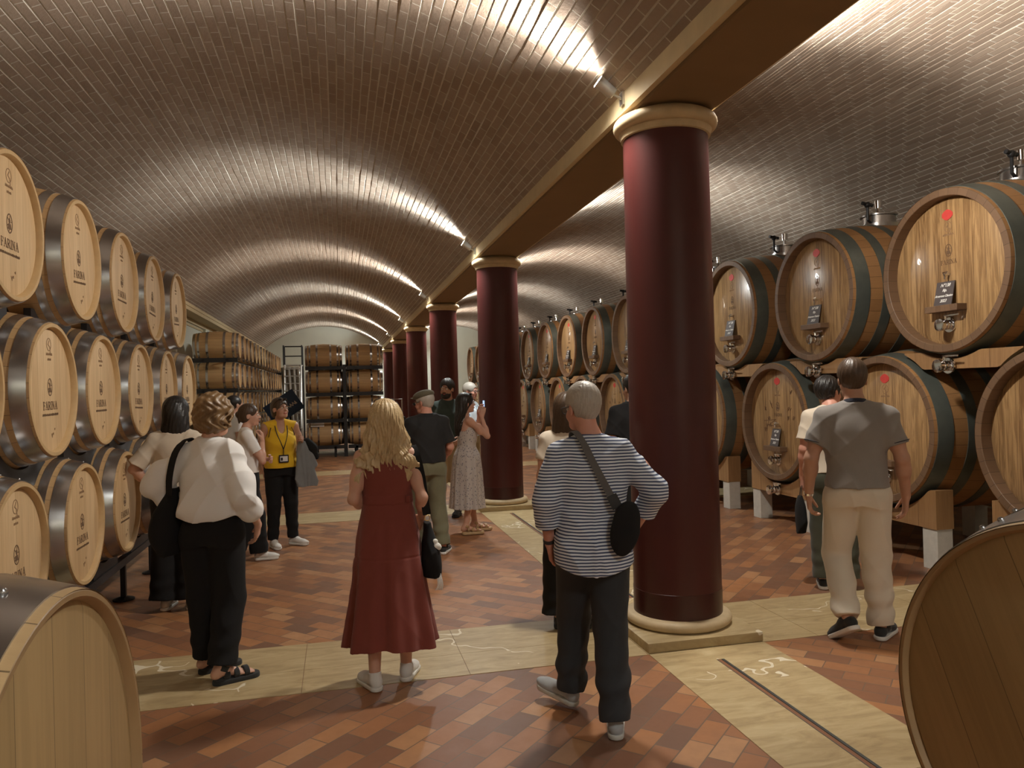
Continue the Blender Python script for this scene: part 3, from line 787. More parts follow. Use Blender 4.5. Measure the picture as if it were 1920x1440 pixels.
def slate():
    """slate board leaning on the wood; origin at its foot, face towards +X"""
    e = empty('slate_board')
    m = MB(); m.box(-0.006, 0.0, -0.092, 0.092, 0, 0.205); m.build('board', 'slate', e, False)
    for i, (tx, sz, zz) in enumerate((('N°138', 0.040, 0.160), ('Rip.', 0.034, 0.118), ('Amarone Classico', 0.0275, 0.072), ('2023', 0.036, 0.026))):
        c = bpy.data.curves.new('chalk_writing', 'FONT'); c.body = tx; c.size = sz; c.align_x = 'CENTER'; c.shear = 0.35; c.extrude = 0.0004; c.space_character = 0.9; c.offset = 0.0005
        c.materials.append(MAT['chalk'])
        o = bpy.data.objects.new('chalk_writing', c); COL.objects.link(o)
        bpy.context.view_layer.update(); me = bpy.data.meshes.new_from_object(o.evaluated_get(bpy.context.evaluated_depsgraph_get())); bpy.data.objects.remove(o)
        o = bpy.data.objects.new('chalk_writing', me); COL.objects.link(o); o.parent = e
        o.location = (0.0008, 0, zz); o.rotation_euler = (pi / 2, 0, pi / 2)
    return e
sl = slate(); index_kids(sl)
UP = [5.43 + 1.805 * k for k in range(14)]
LO = [8.05 + 1.805 * k for k in range(-2, 12)]
ZU, ZL = 2.585, 1.215
first = True; fs = True
rc = random.Random(5)
ORDU = ['nearest', 'second', 'third', 'fourth', 'fifth', 'sixth', 'seventh', 'eighth', 'ninth', 'tenth', 'eleventh', 'twelfth', 'thirteenth', 'fourteenth']
for row, ys, z in (('upper', UP, ZU), ('lower', LO, ZL)):
    for i, y in enumerate(ys):
        c = ck if first else copy_tree(ck); first = False
        c.location = (CKX, y, z); tilt = rc.uniform(-.03, .03)
        c.rotation_euler = (0, 0, pi + rc.uniform(-.012, .012))
        tag(c, 'big oval-branded oak cask, %s from the front in the %s row on the right' % (ORDU[i], row), 'cask', 'big casks in two rows on the right')
        if i < 9 and not (row == 'lower' and i < 2):
            s_ = sl if fs else copy_tree(sl); fs = False
            s_.location = (CKX - CHX - 0.062, y + 0.012, z - 0.2868); s_.rotation_euler = (0, -0.22, pi + rc.uniform(-.08, .08))
            tag(s_, 'chalked slate board on the shelf of the %s cask in the %s row' % (ORDU[i], row), 'slate board', 'slate boards on the casks')
# scrawled signatures on one lower cask (second from the front that shows whole)
sg = MB(); M4 = Matrix.Translation((CHX + 0.0004, 0, 0))
for k in range(5): scrawl(sg, -0.26 + rc.uniform(-.04, .04), 0.22 - k * 0.085, 0.15, M4, 20 + k, 8, 0.006)
for k in range(4): scrawl(sg, 0.26 + rc.uniform(-.03, .05), 0.30 - k * 0.09, 0.14, M4, 40 + k, 7, 0.006)
stroke(sg, [(-.30, .0), (-.05, .02), (-.2, -.05), (.05, -.06)], .008, M4)

tgt = [o for o in COL.objects if o.get('label', '').startswith('big oval-branded oak cask, third from the front in the lower row')][0]
sgo = sg.build('signatures', 'pencil', None, False, recalc=False); sgo.parent = tgt
tgt2 = [o for o in COL.objects if o.get('label', '').startswith('big oval-branded oak cask, sixth from the front in the lower row')][0]
s2 = sgo.copy(); COL.objects.link(s2); s2.parent = tgt2

# cradles between the rows and under the lower row
def rr_at(dx): return 0.775 - 0.09 * (abs(dx) / 0.875) ** 2
first = True
SADX = ((-0.80, -0.62), (0.60, 0.78))
for i, y in enumerate(LO):
    if i >= 12: break
    if first:
        e = empty('cask_cradle'); base = e; first = False
        for (xa, xb) in SADX:
            r = rr_at(min(abs(xa), abs(xb))) + 0.012
            saddle_mesh('saddle', 1.22, 0.70, 0.36, [(0, ZL, r, 'top')], xa, xb, 'timber', e)
        for (xa, xb) in SADX:
            for sy in (-1, 1):
                MB().box(xa + .01, xb - .01, sy * 0.52 - 0.085, sy * 0.52 + 0.085, 0, 0.36).build('block', 'concrete', e, False, bevel=0.004)
        index_kids(e)
    else: e = copy_tree(base)
    e.location = (CKX, y, 0)
    tag(e, 'timber cradle on pale blocks under the %s cask of the lower row' % ORDU[i], 'cradle', 'cradles under the lower casks')
first = True
for i, y in enumerate(UP[:12]):
    dl = y - LO[0]; near = min(LO, key=lambda q: abs(q - y))
    lo1 = max([q for q in LO if q <= y], default=y - 1.08); lo2 = lo1 + 1.805
    if first:
        e = empty('cask_cradle'); base2 = e; first = False
        for (xa, xb) in SADX:
            r = rr_at(min(abs(xa), abs(xb))) + 0.012
            saddle_mesh('saddle', 1.76, 0.10, -0.05, [(0, 0.775 - 0.0, r, 'top'), (lo1 - y, ZL - 1.81, r, 'bottom'), (lo2 - y, ZL - 1.81, r, 'bottom')], xa, xb, 'timber', e, 60)
        index_kids(e)
    else: e = copy_tree(base2)
    e.location = (CKX, y, 1.81)
    tag(e, 'timber saddle bridging two lower casks under the %s cask of the upper row' % ORDU[i], 'cradle', 'saddles between the cask rows')

# ------------------------------------------------------------------ things at the far end
def far_things():
    # rolling platform ladder
    e = empty('platform_ladder', (-1.32, 24.0, 0)); tag(e, 'tall aluminium platform ladder standing behind the side-on barrels', 'ladder')
    m = MB()
    for dx in (-0.24, 0.24): m.tube([(dx, -1.15, 0), (dx, 0, 2.55)], 0.028, 8)
    m.build('stile', 'alu', e)
    for k in range(11):
        t = (k + 1) / 11.5; MB().box(-0.24, 0.24, -1.15 + 1.15 * t - 0.05, -1.15 + 1.15 * t + 0.05, 2.55 * t - 0.015, 2.55 * t + 0.015).build('tread', 'alu', e, False)
    m = MB()
    for dx in (-0.27, 0.27): m.tube([(dx, 0.6, 0), (dx, 0.55, 2.55)], 0.025, 8); m.tube([(dx, 0, 2.55), (dx, 0, 3.15), (dx, 0.55, 3.15), (dx, 0.55, 2.55)], 0.018, 8)
    m.tube([(-0.27, 0.55, 3.15), (0.27, 0.55, 3.15)], 0.018, 8); m.tube([(-0.27, 0.55, 2.85), (0.27, 0.55, 2.85)], 0.018, 8)
    m.build('guard_rail', 'black_steel', e)
    MB().box(-0.27, 0.27, 0, 0.55, 2.53, 2.57).build('platform', 'alu', e, False)
    # blue board
    e = empty('blue_board', (-1.52, 22.6, 1.30)); e.rotation_euler = (0.0, radians(-33), 0.05)
    tag(e, 'tilted dark blue board with pale lettering by the ladder', 'sign')
    MB().box(-0.48, 0.48, -0.02, 0.02, -0.32, 0.32).build('panel', 'blue', e, False)
    mb = MB(); M4 = Matrix.Rotation(-pi / 2, 4, 'Z'); M4 = Matrix.Translation((0, -0.021, 0)) @ M4
    small_type(mb, 0.12, -0.10, 0.42, 0.11, M4, 9); mb.build('lettering', 'paper', e, False, recalc=False)
    st = MB(); st.tube([(-1.55, 22.66, 0), (-1.55, 22.66, 1.25)], 0.03, 8); st.tube([(-1.35, 22.66, 0), (-1.35, 22.66, 1.35)], 0.03, 8); st.box(-1.7, -1.2, 22.45, 22.75, 0, 0.03)
    o = st.build('board_stand', 'black_steel', None, False); tag(o, 'dark stand under the tilted blue board', 'stand')
    # hanging sheeting
    m = MB(); n = 26; vs = []
    for j in range(9):
        z = 0.005 + 2.7 * j / 8
        for i in range(n): vs.append((-1.35 + 0.95 * (i / (n - 1) - 1) * (0.75 + 0.25 * j / 8), 30.6 + 0.10 * sin(i * 1.3 + 0.2 * j) , z))
    m.add(vs, [(j * n + i, j * n + i + 1, (j + 1) * n + i + 1, (j + 1) * n + i) for j in range(8) for i in range(n - 1)])
    o = m.build('plastic_sheeting', 'plastic', None, True); sl_ = o.modifiers.new('s', 'SOLIDIFY'); sl_.thickness = 0.01
    tag(o, 'translucent grey sheeting hanging in folds before the far wall', 'sheeting')
    # dark pump cart past the right-hand stack
    e = empty('equipment_cart', (1.60, 22.0, 0)); tag(e, 'dark cart with hoses standing beside the right stack of side-on barrels', 'cart')
    MB().box(-0.25, 0.25, -0.3, 0.3, 0.15, 0.95).build('cabinet', 'black_steel', e, False, bevel=0.02)
    m = MB()
    for dx in (-.2, .2):
        for dy in (-.22, .22): m.lathe([(dx - .02, 0.0001), (dx - .02, .075), (dx + .02, .075), (dx + .02, .0001)], 16, 'x', (0, dy, .078))
    m.build('wheel', 'black_steel', e)
    m = MB(); m.tube([(-.2, .28, .95), (-.2, .28, 1.45), (.2, .28, 1.45), (.2, .28, .95)], .02, 8); m.build('handle', 'alu', e)
    m = MB()
    for k in range(3): m.tube([(0.12 * cos(t) + .0, -.05 + .03 * k, 1.12 + .12 * sin(t)) for t in [2 * pi * i / 16 for i in range(17)]], .016, 6)
    m.build('hose', 'black_steel', e)
far_things()
# ================================================================== smooth bodies and cloth: distance fields turned into meshes
class Field:
    def __init__(s, lo, hi, h):
        s.h = h; s.lo = np.array(lo, np.float32)
        n = np.ceil((np.array(hi) - s.lo) / h).astype(int) + 1
        s.n = n; s.d = np.full(n, 0.6, np.float32)
        s.ax = [(s.lo[i] + h * np.arange(n[i])).astype(np.float32) for i in range(3)]
        s.O = np.zeros(3); s.R = np.eye(3)
    def at(s, O=(0, 0, 0), R=None):
        s.O = np.array(O, float); s.R = np.eye(3) if R is None else np.array(R, float); return s
    def P(s, p): return s.O + s.R @ np.array(p, float)
    def sl(s, lo, hi, m):
        out = []
        for i in range(3):
            a = int(max(0, np.floor((lo[i] - m - s.lo[i]) / s.h))); b = int(min(s.n[i], np.ceil((hi[i] + m - s.lo[i]) / s.h) + 1))
            if b <= a: return None
            out.append(slice(a, b))
        return tuple(out)
    def grid(s, sl):
        return s.ax[0][sl[0]][:, None, None], s.ax[1][sl[1]][None, :, None], s.ax[2][sl[2]][None, None, :]
    def comb(s, sl, v, k, op):
        D = s.d[sl]
        if op == 'sub':
            v = -v
            if k > 0:
                q = np.maximum(k - np.abs(D - v), 0); s.d[sl] = np.maximum(D, v) + q * q / (4 * k)
            else: s.d[sl] = np.maximum(D, v)
        elif k > 0:
            q = np.maximum(k - np.abs(D - v), 0); s.d[sl] = np.minimum(D, v) - q * q / (4 * k)
        else: s.d[sl] = np.minimum(D, v)
    def cone(s, a, b, ra, rb, k=0.02, op='add', capa=False, capb=False, flat=None):
        """tapered limb from a to b; flat=(dir, factor) squashes it along dir"""
        A, B = s.P(a), s.P(b); r = max(ra, rb); ba = B - A; L2 = float(ba @ ba) + 1e-9; L = sqrt(L2)
        sl = s.sl(np.minimum(A, B) - r, np.maximum(A, B) + r, k + 3 * s.h)
        if sl is None: return
        X, Y, Z = s.grid(sl); x, y, z = X - A[0], Y - A[1], Z - A[2]
        t = (x * ba[0] + y * ba[1] + z * ba[2]) / L2
        tc = np.clip(t, 0 if not capa else -9, 1 if not capb else 9)
        px, py, pz = x - tc * ba[0], y - tc * ba[1], z - tc * ba[2]
        q = px * px + py * py + pz * pz
        if flat is not None:
            f = s.R @ np.array(flat[0], float); f = f / np.linalg.norm(f); dd = px * f[0] + py * f[1] + pz * f[2]
            q = q + dd * dd * ((1 / flat[1]) ** 2 - 1)
        v = np.sqrt(np.maximum(q, 1e-12)) - (ra + (rb - ra) * np.clip(t, 0, 1))
        if capa: v = np.maximum(v, -t * L)
        if capb: v = np.maximum(v, (t - 1) * L)
        s.comb(sl, v, k, op)
    def ell(s, c, r, k=0.02, op='add', R=None):
        C = s.P(c); Rm = s.R if R is None else s.R @ np.array(R); rm = max(r)
        sl = s.sl(C - rm, C + rm, k + 3 * s.h)
        if sl is None: return
        X, Y, Z = s.grid(sl); x, y, z = X - C[0], Y - C[1], Z - C[2]
        u = (x * Rm[0, 0] + y * Rm[1, 0] + z * Rm[2, 0]); v = (x * Rm[0, 1] + y * Rm[1, 1] + z * Rm[2, 1]); w_ = (x * Rm[0, 2] + y * Rm[1, 2] + z * Rm[2, 2])
        k0 = np.sqrt((u / r[0]) ** 2 + (v / r[1]) ** 2 + (w_ / r[2]) ** 2) + 1e-6
        k1 = np.sqrt((u / r[0] ** 2) ** 2 + (v / r[1] ** 2) ** 2 + (w_ / r[2] ** 2) ** 2) + 1e-6
        s.comb(sl, k0 * (k0 - 1) / k1, k, op)
    def box(s, c, hf, rd=0.005, k=0.0, op='add', R=None):
        C = s.P(c); Rm = s.R if R is None else s.R @ np.array(R); rm = sqrt(sum(q * q for q in hf))
        sl = s.sl(C - rm, C + rm, k + 3 * s.h)
        if sl is None: return
        X, Y, Z = s.grid(sl); x, y, z = X - C[0], Y - C[1], Z - C[2]; q = []
        for i in range(3): q.append(np.abs(x * Rm[0, i] + y * Rm[1, i] + z * Rm[2, i]) - hf[i] + rd)
        v = np.sqrt(np.maximum(q[0], 0) ** 2 + np.maximum(q[1], 0) ** 2 + np.maximum(q[2], 0) ** 2) + np.minimum(np.maximum(np.maximum(q[0], q[1]), q[2]), 0) - rd
        s.comb(sl, v, k, op)
    def loft(s, prof, k=0.02, e=2.2, pleat=None, op='add', wave=None):
        """stack of ovals: prof rows (z, cx, cy, rx, ry), bottom to top. pleat=(n, amount bottom, amount top, phase)"""
        pr = np.array(prof, float); zs = pr[:, 0]; zz = np.linspace(zs[0], zs[-1], 60); tab = []
        for c in range(1, 5):
            m = np.gradient(pr[:, c], zs); idx = np.clip(np.searchsorted(zs, zz, 'right') - 1, 0, len(zs) - 2)
            h = zs[idx + 1] - zs[idx]; t = (zz - zs[idx]) / h
            tab.append((2 * t ** 3 - 3 * t ** 2 + 1) * pr[idx, c] + (t ** 3 - 2 * t ** 2 + t) * h * m[idx] + (-2 * t ** 3 + 3 * t ** 2) * pr[idx + 1, c] + (t ** 3 - t ** 2) * h * m[idx + 1])
        mx = max(tab[2].max(), tab[3].max()) * 1.35 + abs(pr[:, 1:3]).max()
        sl = s.sl(s.O + np.array([-mx, -mx, zs[0]]), s.O + np.array([mx, mx, zs[-1]]), k + 3 * s.h)
        if sl is None: return
        X, Y, Z = s.grid(sl); Z = Z - s.O[2]; X = X - s.O[0]; Y = Y - s.O[1]
        cx, cy, rx, ry = [np.interp(Z, zz, q).astype(np.float32) for q in tab]
        ca, sa = s.R[0, 0], s.R[1, 0]
        x, y = X - cx, Y - cy
        x, y = x * ca + y * sa, -x * sa + y * ca
        if pleat is not None or wave is not None:
            th = np.arctan2(y, x)
        if pleat is not None:
            n, a0, a1, ph = pleat; f = (Z - zs[0]) / (zs[-1] - zs[0]); am = a0 + (a1 - a0) * np.clip(f, 0, 1)
            g = np.cos(n * th + ph + 0.9 * np.sin(2 * th + ph)) * 0.6 + 0.4 * np.cos((n * 2 - 3) * th + 1.7 * ph)
            rx = rx * (1 + am * g); ry = ry * (1 + am * g)
        u = (np.abs(x / rx) ** e + np.abs(y / ry) ** e) ** (1 / e)
        v = (u - 1) * np.minimum(rx, ry)
        if wave is not None: v = v + wave(th, Z)
        v = np.maximum(v, np.maximum(zs[0] - Z, Z - zs[-1]))
        s.comb(sl, v, k, op)
    def disp(s, fn):
        sl = tuple(slice(0, q) for q in s.n); X, Y, Z = s.grid(sl); s.d += fn(X, Y, Z).astype(np.float32)
    def cut(s, n, c):
        """keep the side where n.p < c"""
        X, Y, Z = s.grid(tuple(slice(0, q) for q in s.n)); s.d = np.maximum(s.d, n[0] * X + n[1] * Y + n[2] * Z - c)
    def mesh(s):
        d = s.d
        d[0] = d[-1] = 1; d[:, 0] = d[:, -1] = 1; d[:, :, 0] = d[:, :, -1] = 1
        I = d < 0
        c = [I[i:I.shape[0] - 1 + i, j:I.shape[1] - 1 + j, k:I.shape[2] - 1 + k] for i in (0, 1) for j in (0, 1) for k in (0, 1)]
        anyv = c[0].copy(); allv = c[0].copy()
        for q in c[1:]: anyv |= q; allv &= q
        idx = np.argwhere(anyv & ~allv)
        if len(idx) == 0: return np.zeros((0, 3)), np.zeros((0, 4), int)
        val = np.stack([d[idx[:, 0] + i, idx[:, 1] + j, idx[:, 2] + k] for i in (0, 1) for j in (0, 1) for k in (0, 1)], 1)
        off = np.array([(i, j, k) for i in (0, 1) for j in (0, 1) for k in (0, 1)], float)
        acc = np.zeros((len(idx), 3)); cnt = np.zeros(len(idx))
        for a in range(8):
            for b in range(a + 1, 8):
                if np.abs(off[a] - off[b]).sum() != 1: continue
                va, vb = val[:, a], val[:, b]; m = (va < 0) != (vb < 0)
                t = va[m] / (va[m] - vb[m]); acc[m] += off[a] + t[:, None] * (off[b] - off[a]); cnt[m] += 1
        V = (idx + acc / cnt[:, None]) * s.h + s.lo
        ids = np.full(np.array(d.shape) - 1, -1, np.int64); ids[idx[:, 0], idx[:, 1], idx[:, 2]] = np.arange(len(idx))
        F = []
        for ax in range(3):
            a0 = [slice(None)] * 3; a1 = [slice(None)] * 3; a0[ax] = slice(0, -1); a1[ax] = slice(1, None)
            A, B = I[tuple(a0)], I[tuple(a1)]; e = np.argwhere(A != B); ins = A[e[:, 0], e[:, 1], e[:, 2]]
            u, v = (ax + 1) % 3, (ax + 2) % 3; du = np.zeros(3, int); dv = np.zeros(3, int); du[u] = 1; dv[v] = 1
            q = []
            for o in (0 * du, du, du + dv, dv):
                p = e - o; q.append(ids[p[:, 0], p[:, 1], p[:, 2]])
            Q = np.stack(q, 1); Q[~ins] = Q[~ins][:, ::-1]; F.append(Q[:, ::-1] if False else Q)
        F = np.concatenate(F); F = F[(F >= 0).all(1)]
        return V, F
    def build(s, name, mat, parent, smooth_it=1):
        V, F = s.mesh()
        for _ in range(smooth_it):     # light relaxation takes the grid out of the surface
            acc = np.zeros_like(V); cnt = np.zeros(len(V))
            for a, b in ((0, 1), (1, 2), (2, 3), (3, 0)):
                np.add.at(acc, F[:, a], V[F[:, b]]); np.add.at(acc, F[:, b], V[F[:, a]]); np.add.at(cnt, F[:, a], 1); np.add.at(cnt, F[:, b], 1)
            V = V * 0.5 + 0.5 * acc / np.maximum(cnt, 1)[:, None]
        me = bpy.data.meshes.new(name)
        me.vertices.add(len(V)); me.vertices.foreach_set('co', V.astype(np.float32).ravel())
        nf = len(F); me.loops.add(nf * 4); me.loops.foreach_set('vertex_index', F.astype(np.int32).ravel())
        me.polygons.add(nf); me.polygons.foreach_set('loop_start', np.arange(0, nf * 4, 4, dtype=np.int32))
        me.polygons.foreach_set('use_smooth', np.ones(nf, bool))
        me.update(calc_edges=True); me.validate()
        me.materials.append(MAT[mat] if isinstance(mat, str) else mat)
        o = bpy.data.objects.new(name, me); COL.objects.link(o)
        if parent is not None: o.parent = parent
        return o

def rotm(yaw=0, pitch=0, roll=0):
    """degrees: yaw about z, pitch about x (positive looks down), roll about y"""
    return np.array((Matrix.Rotation(radians(yaw), 3, 'Z') @ Matrix.Rotation(radians(pitch), 3, 'X') @ Matrix.Rotation(radians(roll), 3, 'Y')))

def folds(amp, f=26, seed=0.0, zdir=1.0, vert=0.0):
    """drapery: soft ridges in a few crossing directions, stronger in patches"""
    def rid(q): return (1 - np.abs(np.sin(q))) ** 1.6 * 2 - 0.55
    def fn(X, Y, Z):
        wx = X + .05 * np.sin(7 * Z + seed); wz = Z + .045 * np.sin(9 * X + 5 * Y + seed * 2)
        a = rid(f * .62 * wz + 15 * wx + 1.2 * np.sin(8 * Y + seed)) * (.5 + .5 * np.sin(5 * Z + 4 * X + seed))
        b = rid(f * .50 * wz - 19 * wx - 4 * Y + seed * 1.7) * (.5 + .5 * np.sin(6 * Z - 5 * X + 2 + seed))
        c = np.sin(vert * (wx + Y * 0.9) + 1.5 * np.sin(6 * Z + seed)) if vert else 0.0
        d = np.sin(f * 1.1 * wz + 5 * X + 2 * np.sin(9 * X + 6 * Y + seed))
        return -amp * (0.75 * a + 0.65 * b) + amp * (0.35 * c + 0.25 * d)
    return fn

DEF = dict(shL=(.172, .02, 1.405), elL=(.215, .05, 1.13), wrL=(.225, -.01, .88),
           shR=(-.172, .02, 1.405), elR=(-.215, .05, 1.13), wrR=(-.225, -.01, .88),
           hipL=(.09, .01, .92), knL=(.095, -.015, .50), anL=(.10, .03, .09),
           hipR=(-.09, .01, .92), knR=(-.095, -.015, .50), anR=(-.10, .03, .09),
           head=(0, -.01, 1.625), neck=(0, .02, 1.45))
def TORSO(fem, g=0.0, bust=0.0):
    if fem: P = [(.86, 0, .01, .160, .115), (.95, 0, .01, .168, .118), (1.04, 0, .008, .145, .105), (1.12, 0, .005, .126, .094), (1.22, 0, .0, .142, .108 + bust), (1.30, 0, .008, .150, .104 + bust * .5), (1.37, 0, .015, .142, .086), (1.43, 0, .02, .085, .066), (1.46, 0, .02, .05, .05)]
    else: P = [(.86, 0, .01, .158, .112), (.95, 0, .01, .160, .115), (1.04, 0, .0, .153, .112), (1.12, 0, -.003, .152, .110), (1.22, 0, 0, .165, .116), (1.32, 0, .008, .175, .112), (1.38, 0, .018, .150, .090), (1.43, 0, .02, .095, .072), (1.47, 0, .02, .058, .056)]
    return [(z, cx, cy, rx + g, ry + g) for (z, cx, cy, rx, ry) in P]

def head_prims(f, J, fem, yaw, pitch, roll=0):
    hc = np.array(J['head']); R = rotm(yaw, pitch, roll)
    nb = np.array(J['neck'])
    f.at(); f.cone(nb - np.array([0, 0, .05]), nb + np.array([0,-.004,.03]), .066 if not fem else .056, .058 if not fem else .049, .03); f.cone(nb - np.array([0, 0, .03]), hc + R @ np.array([0, .025, -.055]), .054 if not fem else .046, .052 if not fem else .045, .03)
    f.at(hc, R)
    f.ell((0, .018, .030), (.075, .096, .090), .02)
    f.ell((0, -.028, -.030), (.060, .066, .082), .03)
    f.cone((-.028, -.052, -.088), (.028, -.052, -.088), .024, .024, .025)
    f.ell((0, -.074, -.096), (.020, .014, .016), .02)
    for sx in (-1, 1):
        f.ell((sx * .040, -.060, -.038), (.022, .022, .022), .02)
        f.ell((sx * .030, -.098, .002), (.017, .013, .012), .012, 'sub')
        f.ell((sx * .077, .012, -.012), (.009, .020, .030), .006, R=rotm(sx * -18))
        f.cone((sx * .012, -.094, .018), (sx * .044, -.082, .016), .007, .006, .01)
    f.cone((0, -.088, .006), (0, -.108, -.028), .008, .0115, .012)
    for sx in (-1, 1): f.ell((sx * .011, -.098, -.032), (.008, .009, .007), .005)
    f.ell((0, -.092, -.058), (.020, .008, .0065), .006); f.ell((0, -.091, -.066), (.017, .008, .006), .005)
    f.ell((0, -.101, -.062), (.022, .010, .0014), .002, 'sub')
    f.at()
    return hc, R

def hand(f, J, side, d, n, curl=(.5, .5, .55, .6), thumb=.35, k=1.0):
    w_ = np.array(J['wr' + side], float); d = np.array(d, float); d /= np.linalg.norm(d); n = np.array(n, float); n -= d * (n @ d); n /= np.linalg.norm(n)
    t = np.cross(d, n) * (-1 if side == 'L' else 1)
    f.at()
    base = []
    for i, o in enumerate((.029, .0095, -.010, -.028)):
        b = w_ + d * (.090 if i < 3 else .083) * k + t * o * k; base.append(b)
        f.cone(w_ + t * o * .55 * k + d * .005, b, .0155 * k, .0125 * k, .012)
    for i, (b, L) in enumerate(zip(base, (.074, .082, .076, .060))):
        c = curl[i]; a = 0; p = b
        for (fr, dc, r0, r1) in ((.42, .45, .0098, .0088), (.32, .9, .0088, .0080), (.26, .7, .0080, .0070)):
            a += c * dc; q = p + (d * cos(a) + n * sin(a)) * L * fr * k * 1.05
            f.cone(p, q, r0 * k, r1 * k, .003); p = q
    p = w_ + d * .022 * k + t * .022 * k; v = d * .72 + t * .62 + n * .30; v /= np.linalg.norm(v)
    q = p + v * .045 * k; f.cone(p, q, .017 * k, .0115 * k, .01)
    v2 = d * .9 + t * (.35 - thumb) + n * (.2 + thumb); v2 /= np.linalg.norm(v2); r = q + v2 * .032 * k
    f.cone(q, r, .0110 * k, .0095 * k, .004); f.cone(r, r + v2 * .022 * k, .0095 * k, .0078 * k, .003)

def body(root, J, fem, skin, head=(0, 0), hands=None, voxel=.005, feet=False, thick=1.0, legs=True, extra=None):
    P = np.array([v for v in J.values()]); f = Field(P.min(0) - .17, P.max(0) + .19, voxel)
    tr = TORSO(fem, -.010); f.at(); f.loft(tr, .02)
    g = (.85 if fem else 1.0) * thick
    for s_ in 'LR':
        sx = 1 if s_ == 'L' else -1
        sh, el, wr = J['sh' + s_], J['el' + s_], J['wr' + s_]
        f.cone((sx * .03, .02, 1.435), sh, .045 * g, .044 * g, .04)
        f.cone(sh, el, .051 * g, .039 * g, .03); f.cone(el, wr, .040 * g, .0265 * g, .02)
        m = [sh[i] * .45 + el[i] * .55 for i in range(3)]; f.ell(m, (.046 * g, .046 * g, .07), .03)
        m = [el[i] * .72 + wr[i] * .28 for i in range(3)]; f.ell(m, (.041 * g, .041 * g, .055), .03)
        hp, kn, an = J['hip' + s_], J['kn' + s_], J['an' + s_]
        f.cone(hp, kn, .082 * thick, .052 * thick, .04); f.cone(kn, an, .053 * thick, .034, .03)
        m = np.array([kn[i] * .68 + an[i] * .32 for i in range(3)]) + np.array([0, .018, 0]); f.ell(m, (.047 * thick, .049 * thick, .08), .03)
        if feet:
            fy = J.get('_foot' + s_, 0); Rf = rotm(fy); a = np.array(an)
            f.at(a, Rf); f.cone((0, .02, -.03), (0, -.10, -.065), .036, .022, .03); f.ell((0, .035, -.055), (.03, .035, .03), .02); f.ell((0, -.13, -.072), (.042, .055, .014), .02)
            for q in range(5): f.cone((-.032 + .016 * q, -.155, -.074), (-.034 + .017 * q, -.185 + .004 * abs(q - (1 if s_ == 'R' else 3)), -.076), .0095, .0075, .004)
            f.at()
    hc, R = head_prims(f, J, fem, *head)
    for h_ in (hands or []): hand(f, J, **h_)
    if extra: extra(f)
    o = f.build('body', skin, root)
    return o, hc, R

def face_bits(root, hc, R, eye='eye_dark', brow='hair_dark', lip='lips'):
    for sx in (-1, 1):
        f = Field(hc - .15, hc + .15, .0022); f.at(hc, R); f.ell((sx * .030, -.0835, .001), (.0125, .0125, .0105), 0); o = f.build('eye', 'eye_white', root, 0)
        f = Field(hc - .15, hc + .15, .0022); f.at(hc, R); f.ell((sx * .0285, -.0938, .001), (.0058, .0035, .0058), 0); f.build('iris', eye, o, 0)
        m = MB(); pts = [hc + R @ np.array(p) for p in ((sx * .014, -.0985, .020), (sx * .030, -.0975, .026), (sx * .046, -.086, .021))]
        m.tube(pts, [.0028, .0034, .0018], 6); m.build('eyebrow', brow, root)
    f = Field(hc - .15, hc + .15, .0022); f.at(hc, R); f.ell((0, -.0945, -.0575), (.021, .0075, .0048), .003); f.ell((0, -.0935, -.0665), (.018, .0078, .0052), .002); f.build('lips', lip, root, 0)

def shoe(root, J, side, yaw, style, pitch=0, L=1.0, mats=('white_shoe', 'sole_white'), lift=0.0):
    an = np.array(J['an' + side]); R = rotm(yaw, pitch)
    O = an - R @ np.array([0, .025, .088]); sc = L
    f = Field(an - .26, an + .26, .004); f.at(O, R)
    f.cone((0, .030, .055), (0, -.03, .060), .034, .034, .02); f.cone((0, -.02, .058), (0, -.13 * sc, .040), .034, .030, .03)
    f.ell((0, -.12 * sc, .034), (.045, .085 * sc, .030), .02); f.ell((0, .045, .045), (.034, .035, .036), .02)
    if style != 'low': f.cone((0, .030, .06), (0, .022, .105), .037, .040, .015, capb=True)
    for k in range(4): f.cone((-.022, -.045 - .018 * k, .083 - .009 * k), (.022, -.045 - .018 * k, .083 - .009 * k), .004, .004, .002)
    f.ell((0, -.04, -.09), (.3, .5, .105), 0, 'sub')
    o = f.build('shoe', mats[0], root)
    f = Field(an - .26, an + .26, .004); f.at(O, R)
    f.cone((0, .040, .016), (0, -.145 * sc, .016), .041, .048, .0); f.ell((0, -.05, .05), (.5, .5, .026), 0, 'sub'); f.ell((0, -.05, -.03), (.5, .5, .029), 0, 'sub')
    f.build('sole', mats[1], o)
    return o

def sandal(root, J, side, yaw, mats, thick=.035):
    an = np.array(J['an' + side]); R = rotm(yaw); O = an - R @ np.array([0, .025, .088 + thick])
    f = Field(an - .28, an + .28, .004); f.at(O, R)
    f.cone((0, .040, thick / 2), (0, -.150, thick / 2), .044, .052, 0); f.box((0, -.05, thick + .1), (.3, .4, .1), 0, 0, 'sub'); f.box((0, -.05, -.1), (.3, .4, .1), 0, 0, 'sub')
    o = f.build('sandal', mats[0], root)
    f = Field(an - .28, an + .28, .004); f.at(O, R); z0 = thick
    for (y, hgt, w_) in ((-.115, .052, .047), (-.055, .066, .044), (.0, .080, .040)):
        f.cone((0, y - .016, z0 + hgt * .3), (0, y + .016, z0 + hgt * .3), w_ , w_, .004, capa=True, capb=True, flat=((0, 0, 1), .75))
    f.cone((0, .03, z0 + .055), (0, .015, z0 + .085), .043, .041, .004, capa=True, capb=True)
    f.box((0, -.05, z0 - .1), (.3, .4, .1), 0, 0, 'sub')
    f.build('strap', mats[1], o)
    return o

